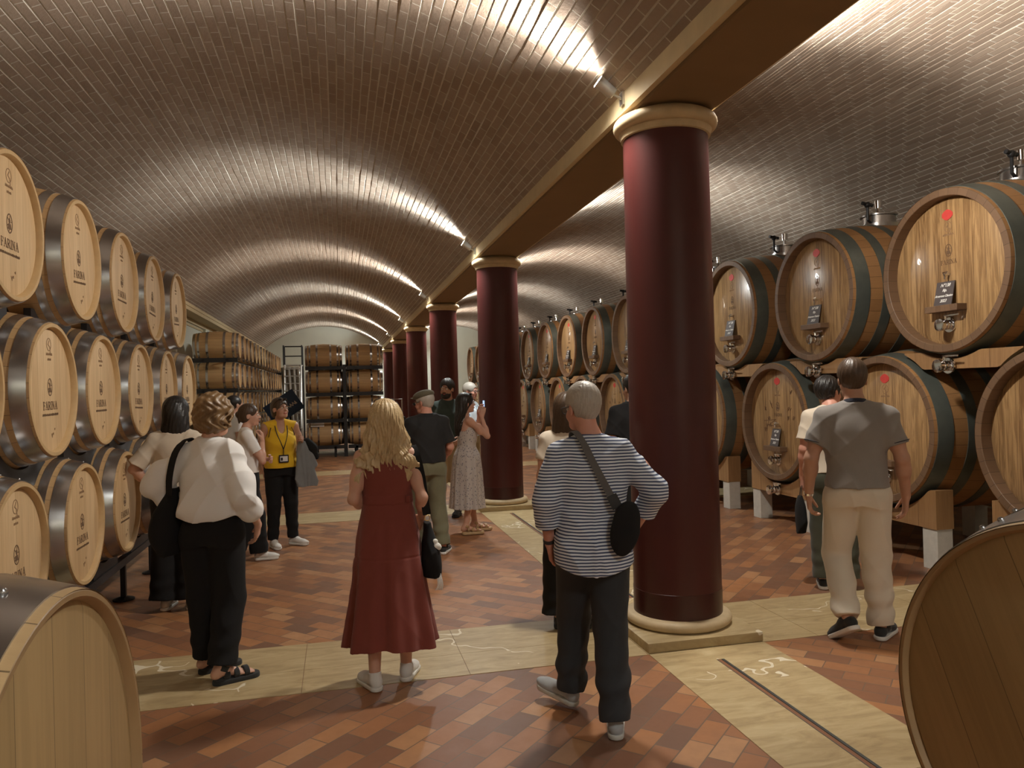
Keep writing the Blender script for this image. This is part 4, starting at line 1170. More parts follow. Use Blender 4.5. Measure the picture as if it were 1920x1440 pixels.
def top(root, J, fem, mat, prof, sleeve=(.45, .062, .058), slR=None, name='shirt', k=.03, fold=.004, voxel=.005, seed=0.0, vneck=False, collar=False, neckcut=None, pleat=None, hem_curve=0, shoulder=.056, both='LR', e=2.25, extra=None):
    P = np.array([J[q] for q in ('shL', 'shR', 'elL', 'elR', 'wrL', 'wrR')] + [(0, 0, prof[0][0]), (.2, .2, 1.5), (-.2, -.2, 1.4), (0, 0, 1.5)])
    mx = max(r[3] for r in prof) + .12; P = np.vstack([P, [(mx, mx, 1.2), (-mx, -mx, 1.2)]])
    f = Field(P.min(0) - .06, P.max(0) + .06, voxel)
    f.loft(prof, k, e, pleat)
    for s_ in both:
        sx = 1 if s_ == 'L' else -1
        sh, el, wr = [np.array(J[q + s_]) for q in ('sh', 'el', 'wr')]
        fr, r0, r1 = (slR or sleeve) if s_ == 'R' else sleeve
        f.cone((sx * .03, .022, 1.445), sh, .058, .060, .04)
        dr = min(.022, max(0, r0 - .054)) if fr > 0 else 0; sh = sh + np.array([-sx * dr * .7, 0, -dr * 1.15])
        if fr <= 0: continue
        if fr <= 1: f.cone(sh, sh + (el - sh) * fr, r0, r1, .03, capb=True)
        else:
            f.cone(sh, el, r0, (r0 + r1) / 2 + .004, .03); f.cone(el, el + (wr - el) * (fr - 1), (r0 + r1) / 2 + .002, r1, .025, capb=True)
    if fold: f.disp(folds(fold, 26, seed, vert=14))
    if hem_curve:
        c = prof[0][0]; f.disp(lambda X, Y, Z: np.where(Z < c + .12, 0, 0)); 
        X, Y, Z = f.grid(tuple(slice(0, q) for q in f.n)); f.d = np.maximum(f.d, c + hem_curve * np.minimum(1, (np.abs(X) / prof[0][3]) ** 2) - Z + 0 * Y)
    if neckcut: f.ell(neckcut[0], neckcut[1], .006, 'sub')
    if collar:
        nb = np.array(J['neck']); f.cone(nb + (0, .003, -.03), nb + (0, -.002, .040), .074, .066, .012, capb=True)
    if extra: extra(f)
    return f.build(name, mat, root)

def trousers(root, J, mat, r=(.105, .085, .07), waist=(1.0, .150, .112), hip=(.172, .122), hem=0.0, name='trousers', fold=.004, voxel=.005, seed=0.0, crotch=.86):
    P = np.array([J[q] for q in ('hipL', 'hipR', 'knL', 'knR', 'anL', 'anR')] + [(0, 0, waist[0] + .03), (.2, .2, 1), (-.2, -.2, 1)])
    f = Field(P.min(0) - .13, P.max(0) + .13, voxel)
    f.loft([(crotch - .02, 0, .01, hip[0] - .012, hip[1] - .01), (.93, 0, .012, hip[0], hip[1]), (waist[0], 0, .005, waist[1], waist[2])], .02, 2.3)
    for s_ in 'LR':
        hp, kn, an = [np.array(J[q + s_]) for q in ('hip', 'kn', 'an')]
        if hip[0] < .9: f.cone(hp + (0, 0, -.03), kn, r[0], r[1], .035)
        d = an - kn; e_ = kn + d * (1 - hem); f.cone(kn, e_, r[1], r[2], .02, capb=True)
        f.ell(hp + np.array([0, .040, -.035]), (r[0] * .80, .070, .09), .04)
    if fold: 
        f.disp(folds(fold * .7, 22, seed, vert=18)); kz = J['anL'][2]
        f.disp(lambda X, Y, Z: -fold * np.exp(-((Z - .22) / .13) ** 2) * np.sin(52 * Z + 9 * X + 7 * Y + seed))
    f.cone((0, -.2, crotch - .13), (0, .2, crotch - .13), .001, .001, .0, 'sub')
    return f.build(name, mat, root)

def hair_cap(f, hc, R, g=.012, face=True, short=False, vol=(1, 1, 1)):
    f.at(hc, R)
    f.ell((0, .022, .034), ((.076 + g) * vol[0], (.098 + g) * vol[1], (.090 + g) * vol[2]), .01)
    f.short = short
    if short: f.ell((0, .048, -.020), (.056 + g * .5, .052 + g * .6, .058), .02)
    else: f.ell((0, .050, -.015), ((.066 + g) * vol[0], .062 + g, .065 + g), .02)
def hair_face_cut(f, hc, R, w_=.068, zc=-.04, zr=.105, y=-.115, yr=.085):
    f.at(hc, R); f.ell((0, y, zc), (w_, yr, zr), .008, 'sub')
    for sx in (-1, 1):
        if getattr(f, 'short', False): f.ell((sx * .092, -.004, -.030), (.036, .036, .050), .010, 'sub'); f.ell((sx * .072, .075, -.088), (.034, .060, .046), .012, 'sub')
        else: f.ell((sx * .088, -.008, -.02), (.026, .030, .040), .006, 'sub')
def strands(amp=.003, n=60, seed=0, wob=6, hc=(0, 0, 0)):
    def fn(X, Y, Z):
        th = np.arctan2(Y - hc[1] - .02, X - hc[0]); return amp * np.sin(n * th + wob * np.sin(14 * (Z - hc[2]) + seed) + 2 * np.sin(5 * th)) * .7 + amp * .5 * np.sin(n * .37 * th + 8 * np.sin(9 * Z + seed))
    return fn
def hairF(hc, down=.2, h=.005): return Field(np.array(hc) - (.2, .2, .14 + down), np.array(hc) + (.2, .22, .19), h)

def flat_strap(name, pts, wd, th, mat, parent, nrm=None):
    """ribbon through pts; nrm gives the outward side at every point (or one vector)"""
    P = [Vector(p) for p in pts]; m = MB(); b = 0; n = len(P)
    N_ = [Vector(q) for q in nrm] if isinstance(nrm, list) else [Vector(nrm)] * n
    for i, p in enumerate(P):
        d = (P[min(i + 1, n - 1)] - P[max(i - 1, 0)]).normalized(); u = d.cross(N_[i]).normalized(); v = u.cross(d).normalized()
        for (a, c) in ((-1, -1), (1, -1), (1, 1), (-1, 1)): m.v.append(tuple(p + u * a * wd / 2 + v * c * th / 2))
    for i in range(n - 1):
        for k in range(4):
            a = i * 4 + k; c = i * 4 + (k + 1) % 4; m.f.append((a, c, c + 4, a + 4)); m.m.append(0)
    m.f += [(3, 2, 1, 0), tuple((n - 1) * 4 + k for k in range(4))]; m.m += [0, 0]
    return m.build(name, mat, parent, True)

def spline(pts, n=24):
    P = [np.array(p, float) for p in pts]; P = [2 * P[0] - P[1]] + P + [2 * P[-1] - P[-2]]; out = []
    segs = len(P) - 3
    for i in range(segs):
        a, b, c, d = P[i:i + 4]
        for j in range(max(2, n // segs)):
            t = j / max(2, n // segs); out.append(0.5 * ((2 * b) + (-a + c) * t + (2 * a - 5 * b + 4 * c - d) * t * t + (-a + 3 * b - 3 * c + d) * t ** 3))
    out.append(P[-2]); return [tuple(o) for o in out]

def floor_at(u, v):
    c = np.array([u - 960, v - 720, F_PX]); r = _W2C @ c; t = -CAM_H / r[2]; return r[0] * t, r[1] * t
def x_at(u, Y):
    """world x of picture column u at depth Y on the horizon"""
    c = np.array([u - 960, 726 - 720 - (u - 960) * 0.0265, F_PX]); r = _W2C @ c; return r[0] * Y / r[1]
# ================================================================== people
def fabric(name, col, var=.12, rough=.85, scale=60, sheen=.15, weave=.25):
    t = NT(name); c = t.coord(); n = t.noise(c, scale * 4, 2); b = t.noise(c, 7, 3)
    f = t.math('ADD', t.math('MULTIPLY', n, .5), t.math('MULTIPLY', b, .5))
    t.bump(n, weave, .001)
    return t.out(t.mix(f, tuple(q * (1 - var) for q in col), tuple(min(1, q * (1 + var)) for q in col)), rough, sheen=sheen)
def skin_mat(name, col):
    t = NT(name); c = t.coord(); n = t.noise(c, 14, 3)
    t.b.inputs['Subsurface Weight'].default_value = 0.08; t.b.inputs['Subsurface Radius'].default_value = (.02, .008, .004)
    return t.out(t.mix(n, tuple(q * .9 for q in col), (min(1, col[0] * 1.08), col[1] * 1.02, col[2])), .5)
def hair_mat(name, a, b):
    t = NT(name); c = t.coord(); n = t.noise(t.mapping(c, (60, 60, 7)), 2.0, 4, .6, 1.0); n2 = t.noise(c, 9, 2)
    return t.out(t.mix(t.math('ADD', t.math('MULTIPLY', n, .7), t.math('MULTIPLY', n2, .3)), a, b), .42)
MAT.update(skin_fair=skin_mat('fair_skin', (.62, .36, .26)), skin_tan=skin_mat('tanned_skin', (.50, .28, .19)), skin_pink=skin_mat('ruddy_skin', (.60, .30, .22)),
    eye_white=flat('eye_white', (.75, .72, .68), .3), eye_dark=flat('iris_dark', (.04, .025, .02), .2), lips=flat('lip_skin', (.42, .13, .11), .45),
    hair_dark=hair_mat('dark_hair', (.008, .006, .005), (.030, .020, .015)), hair_brown=hair_mat('brown_hair', (.035, .020, .012), (.10, .058, .032)),
    hair_blonde=hair_mat('blonde_hair', (.22, .125, .05), (.84, .64, .36)), hair_bob=hair_mat('streaked_hair', (.04, .022, .010), (.36, .21, .09)),
    hair_grey=hair_mat('grey_hair', (.30, .26, .22), (.58, .53, .47)), hair_black=hair_mat('black_hair', (.006, .005, .005), (.022, .017, .015)),
    black_cloth=fabric('black_cloth', (.0055, .005, .0055), sheen=0.0, rough=.95), black_knit=fabric('black_jersey', (.012, .0115, .012), sheen=.05), white_cotton=fabric('white_cotton', (.84, .82, .80), .04),
    cream=fabric('cream_jersey', (.62, .53, .42), .06), rust=fabric('rust_crepe', (.20, .040, .026), .08), grey_pique=fabric('grey_pique', (.25, .225, .205), .2, scale=90),
    offwhite=fabric('off_white_twill', (.68, .60, .48), .05), olive=fabric('olive_cotton', (.155, .145, .085), .12), dk_green=fabric('dark_green_jersey', (.028, .045, .036)),
    charcoal=fabric('charcoal_twill', (.026, .028, .032), .12, sheen=.05), yellow=fabric('yellow_jersey', (.75, .46, .015), .06), khaki=fabric('khaki_cotton', (.42, .32, .18)),
    dk_olive=fabric('dark_olive_cloth', (.05, .05, .03)), white_shoe=fabric('white_canvas', (.72, .70, .66), .05), sole_white=flat('white_rubber', (.75, .73, .68), .6),
    grey_shoe=fabric('grey_runner', (.36, .37, .38), .2), sole_grey=flat('pale_rubber', (.55, .54, .50), .6), black_shoe=fabric('black_runner', (.02, .02, .02)), sole_dark=flat('dark_rubber', (.03, .03, .03), .6),
    tan_leather=fabric('tan_leather', (.42, .25, .11), rough=.5), cork=flat('cork_sole', (.50, .34, .18), .8), glass_dark=flat('dark_lens', (.012, .012, .014), .08), strap_grey=fabric('grey_webbing', (.11, .10, .095)),
    silver=flat('silver_metal', (.75, .74, .72), .2, 1.0), gold=flat('brass_ring', (.75, .55, .25), .25, 1.0), cap_tweed=fabric('olive_tweed', (.13, .115, .075), .35, scale=40), jacket_grey=fabric('grey_jacket', (.20, .21, .215), .3),
    phone=flat('phone_black', (.01, .01, .012), .2), badge=flat('badge_card', (.75, .74, .72), .5), lanyard=fabric('black_lanyard', (.015, .012, .015)), navy=fabric('navy_trim', (.015, .018, .035)))
def striped():
    t = NT('striped_shirt_cotton'); c = t.coord(); x, y, z = sep(t, c)
    w1 = t.noise(c, 5, 2)
    ph = t.math('FRACT', t.math('ADD', t.math('MULTIPLY', z, 62.0), t.math('MULTIPLY', w1, 1.1)))
    s_ = t.math('LESS_THAN', ph, 0.46)
    n = t.noise(c, 200, 2); t.bump(n, .2, .001)
    return t.out(t.mix(s_, (.70, .735, .80), (.055, .075, .150)), .85)
MAT['stripes'] = striped()
def printed(name, base, ink, scale=45, lim=.48):
    t = NT(name); c = t.coord(); v = t.n('ShaderNodeTexVoronoi', {'Vector': t.mapping(c, (1, 1, .7)), 'Scale': scale}).outputs[0]
    n = t.noise(c, scale * .8, 3); s_ = t.math('LESS_THAN', t.math('ADD', v, t.math('MULTIPLY', n, .4)), lim)
    return t.out(t.mix(s_, base, ink), .85)
MAT['print_dress'] = printed('printed_cotton', (.52, .47, .44), (.22, .20, .22)); MAT['print_shirt'] = printed('floral_shirt', (.62, .68, .72), (.10, .18, .28), 22, .5)

QUICK = bool(os.environ.get('CELLAR_NO_PEOPLE'))
def person(pos, H, face, label, build):
    """pos: floor point; face: compass angle in degrees the figure faces (0 = world +X, 90 = away down the room)"""
    if QUICK: return None
    k = H / 1.75
    e = empty('person', (pos[0], pos[1], 0.003), radians(face + 90)); e.scale = (k, k, k)
    tag(e, label, 'person')
    build(e); return e
def beside(root, name, local, label, cat, rz=0.0):
    """a thing carried by a person: its own top-level empty, placed in that person's frame"""
    M_ = Matrix.LocRotScale(root.location, root.rotation_euler, root.scale) @ Matrix.Translation(Vector(local)) @ Matrix.Rotation(rz, 4, 'Z')
    l, r, s_ = M_.decompose(); e = empty(name, l, r.to_euler().z); e.scale = s_; tag(e, label, cat); return e
def J_(**kw): d = dict(DEF); d.update(kw); return d

# ---- 1. man in the striped shirt
def p_striped(e):
    J = J_(shL=(.172, .02, 1.40), elL=(.245, .07, 1.16), wrL=(.225, -.02, .93), shR=(-.172, .02, 1.40), elR=(-.325, .06, 1.20), wrR=(-.235, -.07, 1.00),
           hipL=(.09, .01, .92), knL=(.10, -.17, .51), anL=(.125, -.17, .115), hipR=(-.085, .01, .92), knR=(-.075, .03, .50), anR=(-.075, .17, .09), head=(.035, -.035, 1.632))
    o, hc, R = body(e, J, False, 'skin_pink', head=(28, 8), hands=[dict(side='L', d=(-.15, -.25, -1), n=(-1, .15, 0), curl=(.5, .6, .65, .7)), dict(side='R', d=(.45, -.5, -.75), n=(.6, .2, .3), curl=(.6, .6, .6, .6))], voxel=.0045)
    face_bits(e, hc, R, brow='hair_grey')
    f = hairF(hc, .05, .004); hair_cap(f, hc, R, .012, short=True, vol=(1.0, 1.0, 1.02)); hair_face_cut(f, hc, R); f.cut((0, 0, -1), -(hc[2] - .068)); f.at(); f.disp(strands(.002, 70, 1, 3, hc)); f.build('hair', 'hair_grey', e)
    pr = [(.79, 0, .020, .200, .160), (.88, 0, .022, .202, .165), (1.0, 0, .010, .190, .148), (1.12, 0, .0, .180, .132), (1.24, 0, 0, .186, .134), (1.33, 0, .01, .182, .126), (1.39, 0, .02, .140, .100), (1.44, 0, .022, .090, .078), (1.475, 0, .022, .066, .064)]
    def ex(f):
        for s_, a, b_ in (('L', .40, .56), ('R', .42, .6)):
            el, wr = np.array(J['el' + s_]), np.array(J['wr' + s_]); d = wr - el; f.cone(el + d * a, el + d * b_, .062, .064, .003, capa=True, capb=True)
        f.at(); f.disp(lambda X, Y, Z: -.006 * np.exp(-((X) / .012) ** 2) * (Y > .05) * (Z < 1.36))
    top(e, J, False, 'stripes', pr, sleeve=(1.5, .068, .060), collar=True, hem_curve=.05, fold=.007, seed=1.3, voxel=.0045, extra=ex)
    trousers(e, J, 'charcoal', (.108, .090, .078), waist=(1.0, .155, .115), hip=(.168, .125), hem=-.02, seed=.6, fold=.007, voxel=.0045)
    shoe(e, J, 'L', 48, 'hi', -10, 1.03, ('grey_shoe', 'sole_grey')); shoe(e, J, 'R', -6, 'hi', 0, 1.03, ('grey_shoe', 'sole_grey'))
    w_ = np.array(J['wrL']); d = _unit(w_ - np.array(J['elL'])); m = MB(); c0 = w_ - d * .015
    m.tube([c0 - d * .009, c0 + d * .009], .033, 18); m.build('watch_strap', 'sole_dark', e)
    g = MB(); 
    for sx in (1, -1): g.tube([hc + R @ np.array(p) for p in ((sx * .082, .01, .005), (sx * .080, -.06, .008), (sx * .068, -.100, .008))], .0025, 6)
    for sx in (1, -1): g.tube([hc + R @ np.array((sx * (.035 + .026 * cos(t)), -.108, -.002 + .019 * sin(t))) for t in [2 * pi * i / 14 for i in range(15)]], .0022, 6)
    g.build('eyeglasses', 'sole_dark', e)
def bag_striped(root):
    e = beside(root, 'crossbody_bag', (-.145, .20, 1.03), 'black sling bag hanging across the back of the striped-shirt man', 'bag')
    f = Field((-.14, -.10, -.17), (.14, .10, .17), .004); f.at((0, 0, 0), rotm(0, 0, -12)); f.ell((0, 0, 0), (.072, .038, .135), 0); f.ell((0, -.004, .06), (.055, .036, .08), .02); f.disp(folds(.002, 40, 2)); f.build('pouch', 'black_cloth', e)
    pts = spline([(.235, -.275, .38), (.236, -.215, .468), (.222, -.150, .478), (.190, -.085, .430), (.150, -.055, .340), (.105, -.045, .25), (.065, -.045, .17), (.02, -.038, .09), (.0, -.025, .05)], 30)
    flat_strap('strap', pts, .036, .004, 'strap_grey', e, [(.0, .3, 1) if i < 10 else (0, 1, .25) for i in range(len(pts))])
    MB().box(-.026, .026, -.008, .008, -.034, .034, Matrix.Translation((.045, -.035, .135)) @ Matrix.Rotation(radians(25), 4, 'Y')).build('buckle', 'sole_dark', e, False)
P1 = person((1.235, 3.66), 1.70, 76, 'grey-haired man in a blue striped shirt and charcoal trousers, seen from behind', p_striped)
if P1: bag_striped(P1)

# ---- 2. woman in the rust dress
def p_rust(e):
    J = J_(shL=(.150, .02, 1.41), elL=(.205, .05, 1.16), wrL=(.10, -.15, 1.10), shR=(-.150, .02, 1.41), elR=(-.205, .07, 1.15), wrR=(-.215, -.08, 1.00),
           anL=(.105, .05, .09), anR=(-.095, -.06, .09), knL=(.095, .0, .50), knR=(-.09, -.05, .50), head=(0, -.015, 1.62))
    o, hc, R = body(e, J, True, 'skin_fair', head=(0, -4), hands=[dict(side='R', d=(.15, -.7, -.6), n=(.8, 0, -.2)), dict(side='L', d=(-.8, -.4, .1), n=(0, 1, 0))], voxel=.0045, thick=1.02)
    face_bits(e, hc, R)
    f = hairF(hc, .42, .004); hair_cap(f, hc, R, .022, vol=(1.02, 1.0, 1.0)); hair_face_cut(f, hc, R)
    f.at(hc); f.loft([(-.375, 0, .085, .120, .022), (-.32, 0, .085, .150, .034), (-.22, 0, .075, .155, .050), (-.12, 0, .060, .134, .072), (-.03, 0, .045, .112, .094), (.06, 0, .03, .088, .095), (.10, 0, .02, .06, .07)], .02, 2.0,
                     wave=lambda th, Z: .0075 * np.sin(13 * th + 3.2 * np.sin(24 * Z + 1) + 1.2 * np.sin(47 * Z)) * np.clip((.02 - Z) / .2, .1, 1) + .0045 * np.sin(30 * th + 3.5 * np.sin(22 * Z)) + .004 * np.sin(40 * Z + 5 * th))
    f.at(); X, Y, Z = f.grid(tuple(slice(0, q) for q in f.n)); f.d = np.maximum(f.d, (hc[2] - .34 + .030 * np.sin(55 * X) + .018 * np.sin(131 * X + 1)) - Z + 0 * Y)
    f.disp(strands(.0036, 64, 2, 5, hc)); f.build('hair', 'hair_blonde', e)
    # dress
    f = Field((-.36, -.36, .2), (.36, .36, 1.5), .0045)
    f.loft([(1.13, 0, .004, .150, .108), (1.19, 0, .004, .152, .112), (1.26, 0, 0, .160, .122), (1.33, 0, .008, .158, .112), (1.39, 0, .018, .128, .082), (1.43, 0, .02, .090, .066)], .02, 2.2)
    for sx in (-1, 1): f.cone((sx * .05, .02, 1.41), (sx * .115, .02, 1.415), .043, .040, .03)
    f.loft([(.245, 0, .02, .272, .225), (.40, 0, .02, .252, .205), (.60, 0, .018, .222, .178), (.80, 0, .014, .202, .150), (.95, 0, .010, .186, .132), (1.06, 0, .006, .163, .116), (1.14, 0, .004, .150, .106)], .008, 2.1, pleat=(7, .135, .0, .8))
    f.loft([(1.125, 0, .004, .156, .112), (1.15, 0, .004, .156, .113), (1.175, 0, .004, .156, .112)], .004, 2.2)
    f.at(); f.disp(folds(.0022, 30, 3, vert=10)); f.disp(lambda X, Y, Z: .003 * np.exp(-((Z - .80) / .006) ** 2))
    X, Y, Z = f.grid(tuple(slice(0, q) for q in f.n)); f.d = np.maximum(f.d, .262 + .016 * np.sin(9 * X + 1) - Z + 0 * Y)
    for sx in (-1, 1): f.ell((sx * .185, .02, 1.36), (.048, .10, .075), .01, 'sub')
    f.build('dress', 'rust', e)
    MB().box(-.012, .012, -.006, .006, -.02, .02, Matrix.Translation((-.118, .098, 1.15)) @ Matrix.Rotation(radians(-35), 4, 'Z')).build('belt_loop', 'rust', e, False)
    shoe(e, J, 'L', 22, 'hi', 0, .93); shoe(e, J, 'R', -20, 'hi', 0, .93)
    g = MB(); top_ = hc + np.array((0, -.02, .118))
    for sx in (1, -1):
        g.cur = 0; g.tube([tuple(top_ + np.array(p)) for p in ((sx * .078, .085, -.055), (sx * .085, .02, -.02), (sx * .075, -.03, .0))], .003, 6)
        g.tube([tuple(top_ + np.array((sx * (.036 + .027 * cos(t)), -.030 + .012 * sin(t), .004 + .018 * sin(t)))) for t in [2 * pi * i / 14 for i in range(15)]], .003, 6)
    g.build('sunglasses', 'sole_dark', e)
P2 = person((.262, 4.45), 1.64, 90, 'blonde woman in a sleeveless rust red midi dress and white sneakers, seen from behind', p_rust)
def bag_rust(root):
    e = beside(root, 'shoulder_bag', (-.255, -.02, .92), 'black shoulder bag at the right hip of the woman in the rust dress', 'bag')
    f = Field((-.12, -.16, -.34), (.12, .16, .12), .004)
    f.loft([(-.27, -.01, 0, .060, .10), (-.20, -.006, 0, .066, .118), (-.05, 0, 0, .045, .105), (.06, .01, 0, .018, .05)], .01, 2.6); f.disp(folds(.004, 20, 1)); f.build('pouch', 'black_cloth', e)
    pts = spline([(.10, -.10, .40), (.105, -.04, .515), (.10, .03, .545), (.080, .085, .50), (.055, .10, .38), (.038, .098, .25), (.02, .075, .12)], 24)
    flat_strap('strap', pts, .050, .004, 'black_cloth', e, [(-.2, -.2, 1) if i < 9 else (0, 1, .1) for i in range(len(pts))])
    m = MB(); m.tube([(.018 + .016 * cos(t), .07, .10 + .018 * sin(t)) for t in [2 * pi * i / 14 for i in range(15)]], .003, 6); m.build('ring', 'gold', e)
    f = Field((-.10, -.02, -.14), (.05, .15, .0), .004); f.ell((-.03, .085, -.075), (.030, .022, .022), .01); f.ell((-.025, .085, -.045), (.018, .015, .016), .01); f.ell((-.045, .08, -.085), (.02, .02, .018), .01); f.build('tissue', 'paper', e)
    m = MB()
    for k in range(5): m.tube(spline([(-.02 - .006 * k, .06, -.20), (-.035 - .007 * k, .10, -.30), (-.02 - .01 * k, .09, -.345)], 8), .003, 5)
    m.build('fringed_scarf', 'white_cotton', e)
if P2: bag_rust(P2)

# ---- 3. woman in the white blouse
def p_blouse(e):
    J = J_(shL=(.160, .02, 1.40), elL=(.345, .07, 1.205), wrL=(.20, -.05, 1.03), shR=(-.160, .02, 1.40), elR=(-.245, .09, 1.14), wrR=(-.255, -.08, .935),
           knL=(.085, -.02, .50), anL=(.10, -.08, .115), knR=(-.095, .0, .50), anR=(-.085, .10, .115), head=(-.02, -.025, 1.625), _footL=-38, _footR=-48)
    JJ = {k: v for k, v in J.items() if not k.startswith('_')}
    class D(dict): pass
    J2 = D(JJ); 
    o, hc, R = body_feet(e, J, True, 'skin_fair', head=(-18, 10), hands=[dict(side='R', d=(.25, -.35, -.85), n=(.9, .1, .1)), dict(side='L', d=(-.5, -.7, -.5), n=(-.7, .6, 0))], thick=1.04)
    face_bits(e, hc, R)
    f = hairF(hc, .10, .004); hair_cap(f, hc, R, .028, vol=(1.04, 1.02, 1.0)); f.at(hc, R); f.ell((0, .045, -.045), (.098, .085, .075), .02)
    for sx in (-1, 1): f.ell((sx * .072, .0, -.03), (.036, .055, .062), .02)
    hair_face_cut(f, hc, R, .060); f.at()
    f.disp(lambda X, Y, Z: .007 * np.sin(46 * X + 3 * np.sin(30 * Z)) * np.sin(40 * Z + 2 * np.sin(35 * Y)) + .0035 * np.sin(120 * X + 60 * Y + 4 * np.sin(50 * Z)))
    f.build('hair', 'hair_bob', e)
    pr = [(.985, .0, .025, .180, .142), (1.03, 0, .028, .190, .152), (1.12, 0, .022, .190, .150), (1.22, 0, .014, .186, .142), (1.32, 0, .012, .180, .128), (1.39, 0, .018, .140, .100), (1.44, 0, .02, .092, .080), (1.475, 0, .02, .068, .064)]
    def ex(f):
        for s_ in 'LR':
            el = np.array(J['el' + s_]); wr = np.array(J['wr' + s_]); sh = np.array(J['sh' + s_])
            f.ell(el * .75 + sh * .25, (.085, .085, .11), .04); f.ell(el * .55 + wr * .45, (.078, .080, .085), .03)
    top(e, J, True, 'white_cotton', pr, sleeve=(1.72, .082, .050), collar=True, fold=.009, seed=2.6, voxel=.0045, hem_curve=.035, name='blouse', extra=ex)
    trousers(e, J, 'black_cloth', (.112, .098, .086), waist=(1.04, .150, .112), hip=(.178, .132), hem=.0, seed=1.6)
    for s_, y in (('L', -38), ('R', -48)): sandal(e, J, s_, y, ('black_shoe', 'black_shoe'))
def body_feet(e, J, fem, skin, head, hands, thick=1.0, voxel=.005, extra=None):
    K = {k: v for k, v in J.items() if not k.startswith('_')}
    class JJ(dict):
        def get(s, k, d=None): return J[k] if k in J else d
    return body(e, JJ(K), fem, skin, head=head, hands=hands, feet=True, voxel=voxel, thick=thick, extra=extra)
P3 = person((-.755, 4.88), 1.69, 72, 'woman with a curly bob in a loose white blouse and wide black trousers', p_blouse)
def tote(root):
    e = beside(root, 'tote_bag', (.265, .03, 1.05), 'black tote bag on the left shoulder of the woman in the white blouse', 'bag')
    f = Field((-.16, -.2, -.32), (.16, .2, .2), .005)
    f.loft([(-.27, .0, 0, .050, .11), (-.18, .01, 0, .085, .155), (-.05, .005, 0, .080, .15), (.06, -.02, 0, .050, .11), (.14, -.04, 0, .022, .06)], .02, 2.2); f.disp(folds(.007, 16, 4)); f.build('pouch', 'black_cloth', e)
    pts = spline([(-.06, -.12, .10), (-.115, -.125, .30), (-.125, -.06, .42), (-.12, .01, .435), (-.10, .10, .36), (-.075, .125, .22), (-.05, .09, .10)], 24)
    flat_strap('strap', pts, .045, .005, 'black_cloth', e, [(.4, -1, .2) if i < 8 else ((.2, 0, 1) if i < 14 else (.2, 1, .1)) for i in range(len(pts))])
if P3: tote(P3)

# ---- 4. dark haired woman in the cream tee
def p_dark(e):
    J = J_(shL=(.155, .02, 1.41), elL=(.315, .08, 1.17), wrL=(.17, -.02, 1.00), shR=(-.155, .02, 1.41), head=(-.01, -.03, 1.62))
    o, hc, R = body(e, J, True, 'skin_tan', head=(-25, 6), hands=[dict(side='L', d=(-.6, -.4, -.6), n=(-.5, .8, 0)), dict(side='R', d=(0, -.1, -1), n=(1, 0, 0))], voxel=.006)
    face_bits(e, hc, R)
    f = hairF(hc, .36, .005); hair_cap(f, hc, R, .018); hair_face_cut(f, hc, R)
    f.at(hc); f.loft([(-.37, 0.01, .075, .060, .018), (-.30, 0, .075, .098, .030), (-.22, 0, .07, .115, .045), (-.10, 0, .06, .110, .066), (0, 0, .04, .096, .09), (.08, 0, .03, .07, .08)], .02, 2.0); f.at(); f.disp(strands(.002, 60, 1, 2, hc)); f.build('hair', 'hair_black', e)
    top(e, J, True, 'cream', [(.96, 0, .01, .185, .132), (1.08, 0, .01, .172, .124), (1.22, 0, 0, .172, .130), (1.33, 0, .01, .168, .118), (1.40, 0, .02, .14, .09), (1.445, 0, .02, .08, .07)], sleeve=(.86, .072, .074), fold=.005, seed=.4, voxel=.006, name='tee_shirt')
    trousers(e, J, 'black_cloth', (.112, .115, .125), waist=(1.03, .15, .11), hip=(.175, .125), hem=-.0, seed=.9, voxel=.006)
    for s_ in 'LR': shoe(e, J, s_, 0, 'low', 0, .93, ('cream', 'sole_white'))
P4 = person((-1.28, 6.55), 1.69, 84, 'woman with long black hair in a cream tee, hand on hip beside the barrels', p_dark)

# ---- 5. young woman, arms folded
def p_young(e):
    J = J_(shL=(.145, .02, 1.41), elL=(.165, -.10, 1.13), wrL=(-.06, -.22, 1.13), shR=(-.145, .02, 1.41), elR=(-.165, -.13, 1.12), wrR=(-.045, -.15, 1.335),
           knL=(.09, -.07, .50), anL=(.09, -.10, .09), knR=(-.08, .0, .50), anR=(-.085, .16, .17), head=(0, -.03, 1.625))
    o, hc, R = body(e, J, True, 'skin_fair', head=(-12, 0), hands=[dict(side='L', d=(-1, -.1, .0), n=(0, .9, .1), curl=(.4, .4, .5, .5)), dict(side='R', d=(.15, .05, 1), n=(.3, .9, 0), curl=(1., 1.1, 1.2, 1.2))], voxel=.005)
    face_bits(e, hc, R, brow='hair_brown')
    f = hairF(hc, .1, .004); hair_cap(f, hc, R, .010); hair_face_cut(f, hc, R); f.at(hc, R); f.ell((0, .125, .01), (.034, .032, .036), .01); f.cone((0, .12, .0), (0, .115, -.08), .022, .008, .01); f.at(); f.disp(strands(.0015, 50, 1, 2, hc)); f.build('hair', 'hair_brown', e)
    top(e, J, True, 'white_cotton', [(1.0, 0, .01, .160, .118), (1.10, 0, .005, .148, .11), (1.22, 0, -.004, .155, .125), (1.33, 0, .01, .158, .112), (1.40, 0, .02, .13, .085), (1.445, 0, .02, .07, .066)], sleeve=(.62, .058, .060), fold=.004, seed=.9, name='tee_shirt')
    trousers(e, J, 'black_cloth', (.110, .105, .10), waist=(1.05, .14, .105), hip=(.17, .125), hem=.0, seed=.2)
    shoe(e, J, 'L', -8, 'low', 0, .95); shoe(e, J, 'R', 10, 'low', 62, .95, ('white_shoe', 'tan_leather'))
P5 = person((-.90, 8.07), 1.60, 12, 'young woman in a white tee and black trousers with one hand at her chin', p_young)

